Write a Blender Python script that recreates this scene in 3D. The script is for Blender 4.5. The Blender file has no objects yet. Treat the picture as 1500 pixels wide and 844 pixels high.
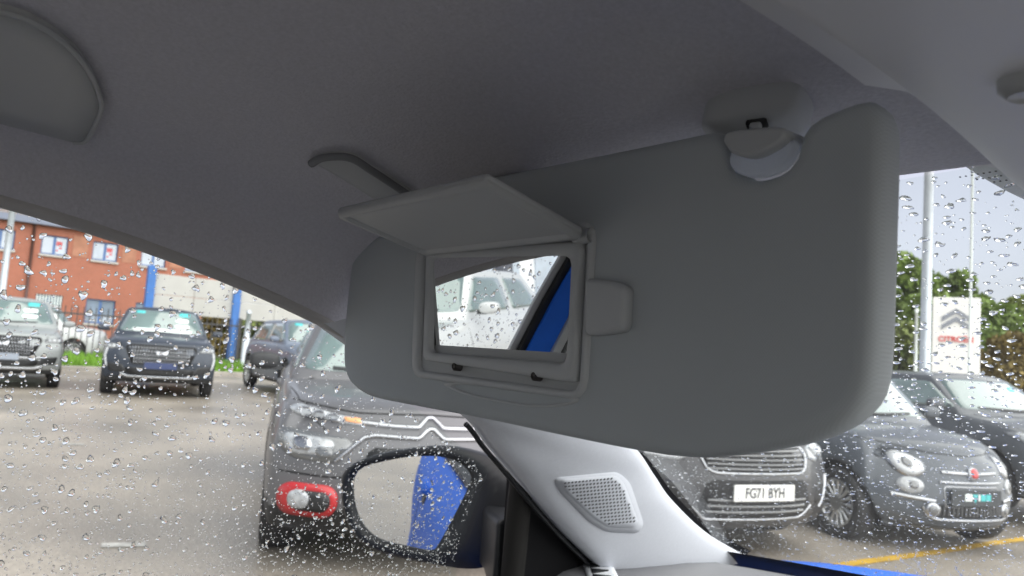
import bpy, bmesh, math, random
import numpy as np
from mathutils import Vector, Matrix
from mathutils.bvhtree import BVHTree

SC = bpy.context.scene
COL = SC.collection
random.seed(7); RNG = np.random.default_rng(11)
R = math.radians

# ------------------------------------------------------------------ camera
CAM = Vector((0, 0, 1.2)); YAW, PITCH, ROLL = R(51), R(5), R(4)
FPX = 1100.0
fwd = Vector((-math.sin(YAW)*math.cos(PITCH), math.cos(YAW)*math.cos(PITCH), math.sin(PITCH)))
r0 = Vector((math.cos(YAW), math.sin(YAW), 0)); u0 = r0.cross(fwd)
rt = r0*math.cos(ROLL) + u0*math.sin(ROLL); up = -r0*math.sin(ROLL) + u0*math.cos(ROLL)
cd = bpy.data.cameras.new('camera'); cam = bpy.data.objects.new('camera', cd); COL.objects.link(cam)
cam.matrix_world = Matrix(((rt.x, up.x, -fwd.x, CAM.x), (rt.y, up.y, -fwd.y, CAM.y), (rt.z, up.z, -fwd.z, CAM.z), (0, 0, 0, 1)))
cd.sensor_width = 36; cd.lens = 36*FPX/1500; cd.clip_start = .02; cd.clip_end = 2000
cd.dof.use_dof = True; cd.dof.focus_distance = .52; cd.dof.aperture_fstop = 14
SC.camera = cam

def ray(px, py): return fwd + rt*((px-750)/FPX) - up*((py-422)/FPX)
def at(px, py, axis, val):                 # a point on the car's plane X / Y / Z = val
    d = ray(px, py); return CAM + d*((val-CAM[axis])/d[axis])

# ------------------------------------------------------------------ sky and sun (overcast)
SUN_AZ = R(78)
w = bpy.data.worlds.new('World'); SC.world = w; w.use_nodes = True
nt = w.node_tree; nt.nodes.clear()
sky = nt.nodes.new('ShaderNodeTexSky'); sky.sky_type = 'NISHITA'; sky.sun_disc = False
sky.sun_elevation = R(38); sky.sun_rotation = SUN_AZ; sky.air_density = 1.2; sky.dust_density = 1.0
hs = nt.nodes.new('ShaderNodeHueSaturation'); hs.inputs['Saturation'].default_value = .22
tc = nt.nodes.new('ShaderNodeTexCoord'); nz = nt.nodes.new('ShaderNodeTexNoise'); nz.inputs['Scale'].default_value = 2.2
nz.inputs['Detail'].default_value = 5
mp = nt.nodes.new('ShaderNodeMapRange'); mp.inputs[3].default_value = .64; mp.inputs[4].default_value = .95
mx = nt.nodes.new('ShaderNodeVectorMath'); mx.operation = 'SCALE'
bg = nt.nodes.new('ShaderNodeBackground'); bg.inputs[1].default_value = .05
out = nt.nodes.new('ShaderNodeOutputWorld')
L = nt.links.new
L(sky.outputs[0], hs.inputs['Color']); L(tc.outputs['Generated'], nz.inputs['Vector']); L(nz.outputs[0], mp.inputs[0])
L(hs.outputs[0], mx.inputs[0]); L(mp.outputs[0], mx.inputs['Scale']); tn = nt.nodes.new('ShaderNodeVectorMath'); tn.operation = 'MULTIPLY'; tn.inputs[1].default_value = (.965, .955, 1.07); L(mx.outputs[0], tn.inputs[0]); L(tn.outputs[0], bg.inputs[0]); L(bg.outputs[0], out.inputs[0])
sd = bpy.data.lights.new('sun', 'SUN'); sd.energy = 1.7; sd.angle = R(140); sd.color = (1, .96, .9)
sun = bpy.data.objects.new('sun', sd); COL.objects.link(sun)
sun.rotation_euler = Vector((math.sin(SUN_AZ)*math.cos(R(38)), math.cos(SUN_AZ)*math.cos(R(38)), math.sin(R(38)))).to_track_quat('Z', 'Y').to_euler()
VS = SC.view_settings; VS.view_transform = 'Standard'; VS.look = 'None'; VS.gamma = 1; VS.exposure = 2.2
SC.render.engine = 'CYCLES'
SC.cycles.use_denoising = True
SC.cycles.max_bounces = 14; SC.cycles.transparent_max_bounces = 24; SC.cycles.transmission_bounces = 10; SC.cycles.diffuse_bounces = 5
SC.cycles.sample_clamp_indirect = 6

# ------------------------------------------------------------------ materials
MATS = {}
def mat(name, col=(.5, .5, .5), rough=.5, metal=0, spec=.5, coat=0, var=0, vscale=8, bump=0, bscale=200, emit=0, col2=None, bdist=.001, sheen=0, rvar=0):
    if name in MATS: return MATS[name]
    m = bpy.data.materials.new(name); m.use_nodes = True; n = m.node_tree; b = n.nodes['Principled BSDF']
    b.inputs['Base Color'].default_value = (*col, 1); b.inputs['Roughness'].default_value = rough
    b.inputs['Metallic'].default_value = metal; b.inputs['Specular IOR Level'].default_value = spec
    b.inputs['Coat Weight'].default_value = coat; b.inputs['Coat Roughness'].default_value = .06
    b.inputs['Sheen Weight'].default_value = sheen
    if emit:
        b.inputs['Emission Color'].default_value = (*col, 1); b.inputs['Emission Strength'].default_value = emit
    tc = n.nodes.new('ShaderNodeTexCoord')
    if var or rvar:
        t = n.nodes.new('ShaderNodeTexNoise'); t.inputs['Scale'].default_value = vscale; t.inputs['Detail'].default_value = 6
        n.links.new(tc.outputs['Object'], t.inputs['Vector'])
        if var:
            mr = n.nodes.new('ShaderNodeMapRange'); mr.inputs[1].default_value = .3; mr.inputs[2].default_value = .7
            n.links.new(t.outputs[0], mr.inputs[0])
            mix = n.nodes.new('ShaderNodeMix'); mix.data_type = 'RGBA'
            c2 = col2 or tuple(c*(1-var) for c in col)
            mix.inputs[6].default_value = (*c2, 1); mix.inputs[7].default_value = (*col, 1)
            n.links.new(mr.outputs[0], mix.inputs[0]); n.links.new(mix.outputs[2], b.inputs['Base Color'])
        if rvar:
            mr = n.nodes.new('ShaderNodeMapRange'); mr.inputs[1].default_value = .3; mr.inputs[2].default_value = .7
            mr.inputs[3].default_value = max(.02, rough-rvar); mr.inputs[4].default_value = rough+rvar
            n.links.new(t.outputs[0], mr.inputs[0]); n.links.new(mr.outputs[0], b.inputs['Roughness'])
    if bump:
        t = n.nodes.new('ShaderNodeTexNoise'); t.inputs['Scale'].default_value = bscale; t.inputs['Detail'].default_value = 3
        n.links.new(tc.outputs['Object'], t.inputs['Vector'])
        bp = n.nodes.new('ShaderNodeBump'); bp.inputs['Strength'].default_value = bump; bp.inputs['Distance'].default_value = bdist
        n.links.new(t.outputs[0], bp.inputs['Height']); n.links.new(bp.outputs[0], b.inputs['Normal'])
    MATS[name] = m; return m

def woven(name, col, k=1850):
    m = mat(name, col, .8, spec=.25); n = m.node_tree; b = n.nodes['Principled BSDF']
    tc = n.nodes.new('ShaderNodeTexCoord'); bp = n.nodes.new('ShaderNodeBump'); bp.inputs['Strength'].default_value = .06; bp.inputs['Distance'].default_value = .0004
    ws_ = []
    for sg in (1, -1):                              # two crossing thread directions
        mpg = n.nodes.new('ShaderNodeMapping'); mpg.inputs['Rotation'].default_value = (0, R(38*sg), 0); w_ = n.nodes.new('ShaderNodeTexWave'); w_.inputs['Scale'].default_value = 290; w_.inputs['Distortion'].default_value = .5; w_.inputs['Detail Scale'].default_value = 3
        n.links.new(tc.outputs['Object'], mpg.inputs[0]); n.links.new(mpg.outputs[0], w_.inputs[0]); ws_.append(w_)
    mul = n.nodes.new('ShaderNodeMath'); mul.operation = 'ADD'; n.links.new(ws_[0].outputs['Fac'], mul.inputs[0]); n.links.new(ws_[1].outputs['Fac'], mul.inputs[1])
    n.links.new(mul.outputs[0], bp.inputs['Height']); n.links.new(bp.outputs[0], b.inputs['Normal'])
    nz_ = n.nodes.new('ShaderNodeTexNoise'); nz_.inputs['Scale'].default_value = 16; nz_.inputs['Detail'].default_value = 6; n.links.new(tc.outputs['Object'], nz_.inputs['Vector'])
    ad = n.nodes.new('ShaderNodeMath'); ad.operation = 'ADD'; n.links.new(mul.outputs[0], ad.inputs[0]); n.links.new(nz_.outputs[0], ad.inputs[1])
    mr = n.nodes.new('ShaderNodeMapRange'); mr.inputs[1].default_value = .4; mr.inputs[2].default_value = 2.6; mr.inputs[3].default_value = .93; mr.inputs[4].default_value = 1.06; n.links.new(ad.outputs[0], mr.inputs[0])
    sc_ = n.nodes.new('ShaderNodeVectorMath'); sc_.operation = 'SCALE'; sc_.inputs[0].default_value = col; n.links.new(mr.outputs[0], sc_.inputs['Scale']); n.links.new(sc_.outputs[0], b.inputs['Base Color'])
    return m

def glass_pane(name, tint=(.93, .97, .95)):
    m = bpy.data.materials.new(name); m.use_nodes = True; n = m.node_tree; n.nodes.clear()
    o = n.nodes.new('ShaderNodeOutputMaterial'); mixs = n.nodes.new('ShaderNodeMixShader'); f = n.nodes.new('ShaderNodeFresnel'); f.inputs[0].default_value = 1.45
    t = n.nodes.new('ShaderNodeBsdfTransparent'); t.inputs[0].default_value = (*tint, 1)
    g = n.nodes.new('ShaderNodeBsdfGlossy'); g.inputs['Roughness'].default_value = .01
    ge = n.nodes.new('ShaderNodeNewGeometry'); mr = n.nodes.new('ShaderNodeMapRange'); mr.inputs[3].default_value = 1.45; mr.inputs[4].default_value = 1/1.45
    n.links.new(ge.outputs['Backfacing'], mr.inputs[0]); n.links.new(mr.outputs[0], f.inputs[0])      # the same pane from both sides
    n.links.new(f.outputs[0], mixs.inputs[0]); n.links.new(t.outputs[0], mixs.inputs[1]); n.links.new(g.outputs[0], mixs.inputs[2]); n.links.new(mixs.outputs[0], o.inputs[0])
    return m
def water(name):
    m = bpy.data.materials.new(name); m.use_nodes = True; n = m.node_tree; n.nodes.clear()
    o = n.nodes.new('ShaderNodeOutputMaterial'); g = n.nodes.new('ShaderNodeBsdfGlass'); g.inputs['IOR'].default_value = 1.33; g.inputs['Roughness'].default_value = 0
    n.links.new(g.outputs[0], o.inputs[0]); return m

HEAD = mat('headliner fabric', (.62, .61, .66), .95, spec=.15, bump=1.0, bscale=520, var=.12, vscale=420, bdist=.0008, sheen=.1)
VISOR = woven('visor weave', (.445, .475, .49))
PLAS = mat('grey cabin plastic', (.46, .475, .485), .5, spec=.4, bump=.08, bscale=1500, bdist=.0003)
PLAS2 = mat('pale clip plastic', (.90, .91, .93), .4, spec=.5)
PILL = mat('pale pillar trim', (.62, .64, .69), .75, spec=.25, bump=.5, bscale=900, bdist=.0005, var=.05, vscale=300)
DASH = mat('dash top foam', (.20, .20, .21), .6, spec=.35, bump=.3, bscale=700, bdist=.0006)
BLK = mat('black trim', (.014, .015, .017), .45, spec=.4, bump=.1, bscale=900, bdist=.0003)
SEAL = mat('door seal rubber', (.06, .058, .055), .7, spec=.3)
BLUE = mat('blue paint', (.02, .15, .74), .5, metal=.0, coat=.0, spec=.25, var=.1, vscale=40)
MIRR = mat('mirror silver', (.80, .81, .81), .004, metal=1)
CHROME = mat('chrome', (.40, .41, .43), .22, metal=1)
TYRE = mat('tyre rubber', (.022, .022, .024), .75, var=.3, vscale=14)
ALLOY = mat('alloy rim', (.55, .56, .57), .3, metal=.85)
DARK = mat('black car plastic', (.022, .023, .025), .5, var=.3, vscale=20)
WELL = mat('wheel well', (.010, .010, .011), .9)
CARGL = mat('light-painted tinted glass', (.16, .225, .215), .05, spec=1.0, coat=1, var=.35, vscale=2.2)  # opaque; base paled to stand in for sky and daylight through it
LAMP = mat('lamp glass', (.46, .48, .50), .08, spec=.9, coat=1, var=.55, vscale=30)
LAMPD = mat('lamp bowl', (.10, .105, .11), .15, spec=.9, coat=1)
ORANGE = mat('amber lens', (.75, .35, .16), .25)
RED = mat('red plastic', (.42, .015, .02), .35, coat=.4)
WHITEP = mat('white paint', (.50, .51, .51), .25, coat=1)
PLATE = mat('number plate white', (.78, .78, .76), .4)
PLATEK = mat('number plate black', (.02, .02, .02), .5)
TEAL = mat('teal sticker', (.06, .43, .44), .5)
PAPER = mat('white paper', (.72, .78, .76), .7)
PINK = mat('pink lettering', (.8, .45, .55), .6)
NOTCHW = mat('translucent notch fill', (.85, .87, .92), .5)  # for an added plate that passes daylight, in place of lit lining
def _notch():
    n = NOTCHW.node_tree; b = n.nodes['Principled BSDF']; t = n.nodes.new('ShaderNodeBsdfTranslucent'); t.inputs[0].default_value = (.95, .97, 1, 1); mx_ = n.nodes.new('ShaderNodeMixShader'); mx_.inputs[0].default_value = .9
    o = n.nodes['Material Output']; n.links.new(b.outputs[0], mx_.inputs[1]); n.links.new(t.outputs[0], mx_.inputs[2]); n.links.new(mx_.outputs[0], o.inputs[0])
_notch()
GPANE = glass_pane('window glass'); WATER = water('rain water')

# ------------------------------------------------------------------ helpers
def props(o, label=None, cat=None, group=None, kind=None):
    if label: o['label'] = label
    if cat: o['category'] = cat
    if group: o['group'] = group
    if kind: o['kind'] = kind
    return o
def thing(name, label, cat, loc=(0, 0, 0), rotz=0, group=None):
    o = bpy.data.objects.new(name, None); COL.objects.link(o); o.location = loc; o.rotation_euler = (0, 0, rotz); o.empty_display_size = .1
    return props(o, label, cat, group)
def obj(name, verts, faces, m, parent=None, smooth=True, mi=None):
    me = bpy.data.meshes.new(name); me.from_pydata([tuple(v) for v in verts], [], faces); 
    for k in (m if isinstance(m, (list, tuple)) else [m]): me.materials.append(k)
    if smooth: me.shade_smooth()
    if mi is not None: me.polygons.foreach_set('material_index', mi)
    me.update(); o = bpy.data.objects.new(name, me); COL.objects.link(o); o.parent = parent; return o
def from_mesh(name, me, m, parent=None, smooth=None):
    me.materials.clear()
    for k in (m if isinstance(m, (list, tuple)) else [m]): me.materials.append(k)
    if smooth: me.shade_smooth()
    o = bpy.data.objects.new(name, me); COL.objects.link(o); o.parent = parent; return o
def fix_normals(o):
    bm = bmesh.new(); bm.from_mesh(o.data); bmesh.ops.recalc_face_normals(bm, faces=bm.faces); bm.to_mesh(o.data); bm.free(); return o
def grid_faces(nu, nv, cu=False, cv=False):
    f = []
    for i in range(nu if cu else nu-1):
        for j in range(nv if cv else nv-1):
            a, b = i, (i+1) % nu; c, d = j, (j+1) % nv
            f.append((a*nv+c, b*nv+c, b*nv+d, a*nv+d))
    return f
def box_data(c, s):
    x, y, z = c; a, b, d = s[0]/2, s[1]/2, s[2]/2
    v = [(x+i*a, y+j*b, z+k*d) for i in (-1, 1) for j in (-1, 1) for k in (-1, 1)]
    return v, [(0, 1, 3, 2), (4, 6, 7, 5), (0, 4, 5, 1), (2, 3, 7, 6), (0, 2, 6, 4), (1, 5, 7, 3)]
def box(name, c, s, m, parent=None, bevel=0, rot=None):
    v, f = box_data((0, 0, 0) if rot is not None else c, s)
    o = obj(name, v, f, m, parent, smooth=False)
    if rot is not None: o.location = c; o.rotation_euler = rot
    if bevel:
        b = o.modifiers.new('bevel', 'BEVEL'); b.width = bevel; b.segments = 2
    return o
def boxes(name, lst, m, parent=None, kind=None):
    V, F = [], []
    for c, s in lst:
        v, f = box_data(c, s); k = len(V); V += v; F += [tuple(i+k for i in q) for q in f]
    o = obj(name, V, F, m, parent, smooth=False)
    if kind: o['kind'] = kind
    return o
def spline(pts, n, closed=False):
    P = [np.array(p, float) for p in pts]; N = len(P); o = []
    segs = N if closed else N-1
    g = lambda i: P[i % N] if closed else P[min(max(i, 0), N-1)]
    for k in range(n):
        t = k/(n if closed else n-1)*segs; i = min(int(t), segs-1); t -= i
        a, b, c, d = g(i-1), g(i), g(i+1), g(i+2)
        o.append(.5*((2*b)+(-a+c)*t+(2*a-5*b+4*c-d)*t*t+(-a+3*b-3*c+d)*t**3))
    return o
def resample(pts, n, closed=True):
    P = [np.array(p, float) for p in pts]
    if closed: P.append(P[0])
    L = [0]
    for a, b in zip(P, P[1:]): L.append(L[-1]+np.linalg.norm(b-a))
    return [np.array([np.interp(t, L, [p[k] for p in P]) for k in range(len(P[0]))]) for t in np.linspace(0, L[-1], n+1 if closed else n)[:n]]
def rrect(cx, cy, w, h, r, n=6):
    o = []
    for sx, sy, a0 in ((1, 1, 0), (-1, 1, 90), (-1, -1, 180), (1, -1, 270)):
        for k in range(n+1):
            a = R(a0+90*k/n); o.append((cx+sx*(w/2-r)+r*math.cos(a), cy+sy*(h/2-r)+r*math.sin(a)))
    return o
def roundpoly(pts, r, n=5):
    o = []; N = len(pts)
    for i in range(N):
        p = np.array(pts[i], float); a = np.array(pts[i-1], float)-p; b = np.array(pts[(i+1) % N], float)-p
        ri = min(r, .45*np.linalg.norm(a), .45*np.linalg.norm(b)); a = p+a/np.linalg.norm(a)*ri; b = p+b/np.linalg.norm(b)*ri
        for k in range(n+1):
            t = k/n; o.append(tuple((1-t)**2*a+2*t*(1-t)*p+t*t*b))
    return o
def inset(poly, d):
    P = [np.array(p[:2], float) for p in poly]; N = len(P); o = []
    area = sum(P[i][0]*P[(i+1) % N][1]-P[(i+1) % N][0]*P[i][1] for i in range(N)); s = 1 if area > 0 else -1
    for i in range(N):
        a = P[i]-P[i-1]; b = P[(i+1) % N]-P[i]
        na = np.array((-a[1], a[0]))/(np.linalg.norm(a)+1e-12); nb = np.array((-b[1], b[0]))/(np.linalg.norm(b)+1e-12)
        n = na+nb; n = n/(np.linalg.norm(n)+1e-9); c = max(.5, float(n@na))
        o.append(P[i]+s*n*d/c)
    return o
class Frame:                                  # a local 2D frame: point = O + U*u + V*v + N*n
    def __init__(s, O, U, V): s.O, s.U, s.V = Vector(O), Vector(U).normalized(), Vector(V).normalized(); s.N = s.U.cross(s.V)
    def __call__(s, u, v, n=0): return s.O+s.U*u+s.V*v+s.N*n
def slab(name, poly, fr, prof, m, parent=None, cap0=True, cap1=True):   # prof: (inset, n) rings, first = viewer side
    V, F = [], []; N = len(poly)
    for d, n in prof:
        V += [fr(float(p[0]), float(p[1]), n) for p in (inset(poly, d) if d else poly)]
    for k in range(len(prof)-1):
        for i in range(N): F.append((k*N+i, k*N+(i+1) % N, (k+1)*N+(i+1) % N, (k+1)*N+i))
    if cap0: F.append(tuple(range(N)))
    if cap1: F.append(tuple(reversed(range((len(prof)-1)*N, len(prof)*N))))
    o = obj(name, V, F, m, parent); fix_normals(o)
    for p in o.data.polygons:
        if len(p.vertices) > 8: p.use_smooth = False
    return o
def ringframe(name, outer, inner, fr, prof, m, parent=None):    # prof: (t from outer 0 to inner 1, n)
    N = 96; A = resample(outer, N); B = resample(inner, N); V = []
    for t, n in prof: V += [fr(*((1-t)*a+t*b), n) for a, b in zip(A, B)]
    F = [(k*N+i, k*N+(i+1) % N, (k+1)*N+(i+1) % N, (k+1)*N+i) for k in range(len(prof)-1) for i in range(N)]
    o = obj(name, V, F, m, parent); fix_normals(o); return o
def tube(name, pts, r, m, parent=None, seg=8, closed=False):
    P = [Vector(p) for p in pts]; V = []; n = len(P); rr = r if isinstance(r, (list, tuple)) else [r]*n
    for i, p in enumerate(P):
        t = (P[(i+1) % n if closed else min(i+1, n-1)]-P[i-1 if closed else max(i-1, 0)]).normalized()
        a = t.orthogonal().normalized() if i == 0 else (a-t*a.dot(t)).normalized()
        b = t.cross(a); V += [p+(a*math.cos(k*2*math.pi/seg)+b*math.sin(k*2*math.pi/seg))*rr[i] for k in range(seg)]
    F = grid_faces(n, seg, closed, True)
    if not closed: F += [tuple(reversed(range(seg))), tuple(range((n-1)*seg, n*seg))]
    return obj(name, V, F, m, parent)
def bvh_of(objs):
    V, F = [], []
    for o in objs:
        k = len(V); V += [v.co.copy() for v in o.data.vertices]; F += [tuple(i+k for i in p.vertices) for p in o.data.polygons]
    return BVHTree.FromPolygons(V, F)
def hitter(bvh, org, dirn):                    # org(p) -> origin, dirn(p) -> direction
    def h(p):
        o, d = Vector(org(p)), Vector(dirn(p)).normalized(); loc, nor, _, _ = bvh.ray_cast(o, d)
        if loc is None:
            loc, nor, _, _ = bvh.find_nearest(o+d*3)
        if nor.dot(d) > 0: nor = -nor
        return loc, nor
    return h
def patch(name, pts, hit, off, m, parent=None, levels=5, dome=0, sink=.006, dens=40):
    B = resample(pts, dens); c = sum(B)/len(B); V, F = [], []; N = len(B)
    rings = [(1, -sink)]+[(1-k/levels, off+dome*(1-(1-k/levels)**2)) for k in range(levels)]
    for s, o in rings:
        for b in B:
            p, n = hit(c+(b-c)*s); V.append(p+n*o)
    p, n = hit(c); V.append(p+n*(off+dome)); last = len(V)-1
    for k in range(len(rings)-1):
        for i in range(N): F.append((k*N+i, k*N+(i+1) % N, (k+1)*N+(i+1) % N, (k+1)*N+i))
    k = len(rings)-1
    F += [(k*N+i, k*N+(i+1) % N, last) for i in range(N)]
    return fix_normals(obj(name, V, F, m, parent))
def ribbon(name, pts, width, hit, off, m, parent=None, n=40, closed=False, sink=.004):
    P = resample(pts, n, closed); V = []; N = len(P)
    for i, p in enumerate(P):
        t = P[(i+1) % N if closed else min(i+1, N-1)]-P[i-1 if closed else max(i-1, 0)]; t = t/(np.linalg.norm(t)+1e-9); q = np.array((-t[1], t[0]))
        wd = width(i/(N-1)) if callable(width) else width
        for s, o in ((-.5, -sink), (-.46, off*.7), (0, off), (.46, off*.7), (.5, -sink)):
            loc, nor = hit(p+q*s*wd); V.append(loc+nor*o)
    return fix_normals(obj(name, V, grid_faces(N, 5, closed, False), m, parent))
def text_mesh(body, size, extrude=.001, bold=0, sx=1):
    c = bpy.data.curves.new('t', 'FONT'); c.body = body; c.size = size; c.extrude = extrude; c.align_x = 'CENTER'; c.align_y = 'CENTER'; c.offset = bold
    o = bpy.data.objects.new('t', c); COL.objects.link(o); dg = bpy.context.evaluated_depsgraph_get()
    me = bpy.data.meshes.new_from_object(o.evaluated_get(dg)); bpy.data.objects.remove(o); bpy.data.curves.remove(c)
    me.transform(Matrix.Diagonal((sx, 1, 1, 1))); return me
def letters(me, m, parent):                    # every letter a piece of its own
    bm = bmesh.new(); bm.from_mesh(me); bm.verts.ensure_lookup_table(); seen = {}
    for v in bm.verts:
        if v.index in seen: continue
        st_ = [v]; seen[v.index] = v.index
        while st_:
            q = st_.pop()
            for e in q.link_edges:
                o_ = e.other_vert(q)
                if o_.index not in seen: seen[o_.index] = v.index; st_.append(o_)
    for r_ in sorted(set(seen.values())):
        ids = [i for i in seen if seen[i] == r_]; mp_ = {i: k for k, i in enumerate(ids)}
        obj('letter', [bm.verts[i].co.copy() for i in ids], [tuple(mp_[v.index] for v in f.verts) for f in bm.faces if f.verts[0].index in mp_], m, parent, smooth=False)
    bm.free()
def copy_tree(o, parent=None):
    c = o.copy(); COL.objects.link(c); c.parent = parent
    for ch in list(o.children): copy_tree(ch, c)
    return c

# ------------------------------------------------------------------ ground
def gz(y, x=-3): return -.0245*(min(max(y, .2), 9)-.2)*min(1, max(0, (x+11)/6))      # the car park falls away gently to the right
def on_ground(px, py):
    d = ray(px, py); p = None; z = 0.
    for _ in range(20):
        p = CAM+d*((z-CAM.z)/d.z); z = gz(p.y, p.x)
    return p
TARM = mat('wet tarmac', (.36, .318, .27), .38, var=.5, vscale=.55, bump=.5, bscale=60, bdist=.01, spec=.5, rvar=.12)
def _tarmac():
    n = TARM.node_tree; b = n.nodes['Principled BSDF']; tc = n.nodes.new('ShaderNodeTexCoord')
    t = n.nodes.new('ShaderNodeTexNoise'); t.inputs['Scale'].default_value = 45; t.inputs['Detail'].default_value = 4; n.links.new(tc.outputs['Object'], t.inputs['Vector'])
    src = b.inputs['Base Color'].links[0].from_socket
    mr = n.nodes.new('ShaderNodeMapRange'); mr.inputs[1].default_value = .3; mr.inputs[2].default_value = .7; mr.inputs[3].default_value = .75; mr.inputs[4].default_value = 1.2
    n.links.new(t.outputs[0], mr.inputs[0]); s = n.nodes.new('ShaderNodeVectorMath'); s.operation = 'SCALE'
    n.links.new(src, s.inputs[0]); n.links.new(mr.outputs[0], s.inputs['Scale']); n.links.new(s.outputs[0], b.inputs['Base Color'])
_tarmac()
ys = [-400, -60, .2, 2, 4, 6, 8, 9, 60, 400]; xs = [-400, -60, -11, -9, -7, -5, 0, 60, 400]
g = obj('ground', [(x, y, gz(y, x)) for x in xs for y in ys], grid_faces(len(xs), len(ys)), TARM, smooth=False)
props(g, kind='structure')
def flat_strip(name, pts, wdt, m, lift=.005):       # a painted line on the ground
    P = [Vector(p) for p in pts]; V = []
    for i, p in enumerate(P):
        t = (P[min(i+1, len(P)-1)]-P[max(i-1, 0)]); t.z = 0; t.normalize(); q = Vector((-t.y, t.x, 0))
        for s in (-.5, .5):
            v = p+q*s*wdt; V.append((v.x, v.y, gz(v.y, v.x)+lift))
    return obj(name, V, grid_faces(len(P), 2), m, smooth=False)
YEL = mat('yellow road paint', (.62, .38, .035), .55, var=.4, vscale=9)
WPAINT = mat('worn white paint', (.55, .54, .51), .6, var=.6, vscale=14)
o = flat_strip('yellow_line', [on_ground(1180, 836)]+[on_ground(x, y) for x, y in ((1270, 823), (1340, 814), (1400, 805), (1450, 797), (1500, 790), (1560, 781))], .10, YEL); props(o, kind='structure')
for x, y in ((86, 651), (148, 800), (190, 555)):
    p = on_ground(x, y); o = flat_strip('paint_mark', [p, p+Vector((.05, .22, 0))], .09, WPAINT); props(o, kind='structure')

# ------------------------------------------------------------------ own car (the cabin round the camera)
car = thing('blue_car', 'blue car seen from inside, grey headliner, pale pillar trim and wet windows', 'car', (0, 0, 0))
YR = -1.5
def rail_z(y): return 1.281-.11*max(y, -.06)-.50*max(y, 0)**2
def front_y(x): return .425-.345*abs(x)**2
NS, NP = 40, 49
HV = []
for i in range(NS):
    s = 1-(1-i/(NS-1))**1.6
    yr = YR+s*(front_y(.6)-YR); wd = .6-.012*max(0, (s-.8)/.2); rz = rail_z(yr)
    for j in range(NP):
        a = math.pi*(1-j/(NP-1)); n = 3.6; cx, sx = math.cos(a), math.sin(a)
        x = wd*math.copysign(abs(cx)**(2/n), cx); k = abs(sx)**(2/n)
        y = YR+s*(front_y(x)-YR); c = 1.356-.012*(x/.6)**2
        z = rz+(c-rz)*k
        t = min(1, max(0, (y-(front_y(x)-.20))/.20)); z -= .044*t*t*(3-2*t)*k
        t = max(0, (-.3-y)/1.2); z -= .06*t*t*k
        z += .004*math.exp(-(((x+.42)/.09)**2+((y-.10)/.07)**2))*-1.5
        HV.append((x, y, z))
liner = obj('headliner', HV, grid_faces(NS, NP), HEAD, car)
sm = liner.modifiers.new('thick', 'SOLIDIFY'); sm.thickness = .012; sm.offset = 1 if liner.data.polygons[NP*20+24].normal.z > 0 else -1
sub = liner.modifiers.new('sub', 'SUBSURF'); sub.levels = 1; sub.render_levels = 1
HB = bvh_of([liner])
camhit = hitter(HB, lambda p: CAM, lambda p: ray(p[0], p[1]))
# soft fabric lip where the lining turns over the door seal, then the seal itself
edge = [Vector(HV[i*NP]) for i in range(NS)]
tube('roof_rail_trim', [p+Vector((-.006, 0, .004)) for p in edge], .006, mat('rail trim fabric', (.47, .455, .45), .85, bump=.4, bscale=900), car, 10)
tube('roof_rail_trim', [Vector((-p.x+.006, p.y, p.z+.001)) for p in edge], .006, MATS['rail trim fabric'], car, 10)
tube('door_seal', [p+Vector((-.026, 0, .012)) for p in edge], .008, SEAL, car, 8)
tube('door_seal', [Vector((-p.x+.026, p.y, p.z+.012)) for p in edge], .008, SEAL, car, 8)
# blank cover at the grab handle position
cov = [(-120, -40), (0, 2), (62, 26), (112, 62), (140, 104), (150, 142), (140, 172), (124, 199), (104, 201), (50, 185), (0, 172), (-120, 140)]
cov = [(-120, -40), (0, 4), (40, 16), (80, 38), (112, 66), (134, 96), (149, 134), (150, 150), (140, 176), (128, 197), (120, 201), (108, 200), (50, 185), (0, 172), (-120, 140)]
patch('handle_cover', cov, camhit, .0045, PLAS, car, levels=3, dome=.0005, dens=150)
hr = [camhit(p) for p in spline(cov[1:12], 60)]
tube('handle_cover_lip', [p+n*.0042 for p, n in hr], .0016, PLAS, car, 6)
# visor pivot plate and arm
pv = patch('visor_pivot_plate', spline([(458, 231), (478, 222), (516, 223), (548, 242), (600, 276), (606, 290), (560, 291), (520, 268), (480, 244)], 50, True), camhit, .003, PLAS, car, levels=4, dome=.001, dens=50)
rim_ = [camhit(p) for p in spline([(458, 233), (476, 224), (514, 224), (548, 244), (602, 280)], 24)]
tube('pivot_plate_rim', [p+n*.004 for p, n in rim_], .0028, mat('rim plastic', (.20, .205, .215), .5), pv, 8)
# visor clip mount on the headliner
mount = patch('clip_mount', spline([(1034, 152), (1058, 136), (1110, 124), (1160, 120), (1180, 133), (1192, 158), (1178, 178), (1142, 203), (1080, 214), (1058, 196), (1042, 172)], 60, True), camhit, .012, PLAS, car, levels=4, dome=.006, dens=60)
MB = bvh_of([mount, liner]); mhit = hitter(MB, lambda p: CAM, lambda p: ray(p[0], p[1]))
patch('clip_slot', roundpoly([(1092, 176), (1122, 172), (1127, 186), (1097, 191)], 3), mhit, .0012, BLK, mount, levels=2, dens=24)
patch('clip_tongue', roundpoly([(1099, 178), (1115, 176), (1118, 185), (1102, 188)], 3), mhit, .0032, PLAS, mount, levels=2, dens=24)

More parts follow.
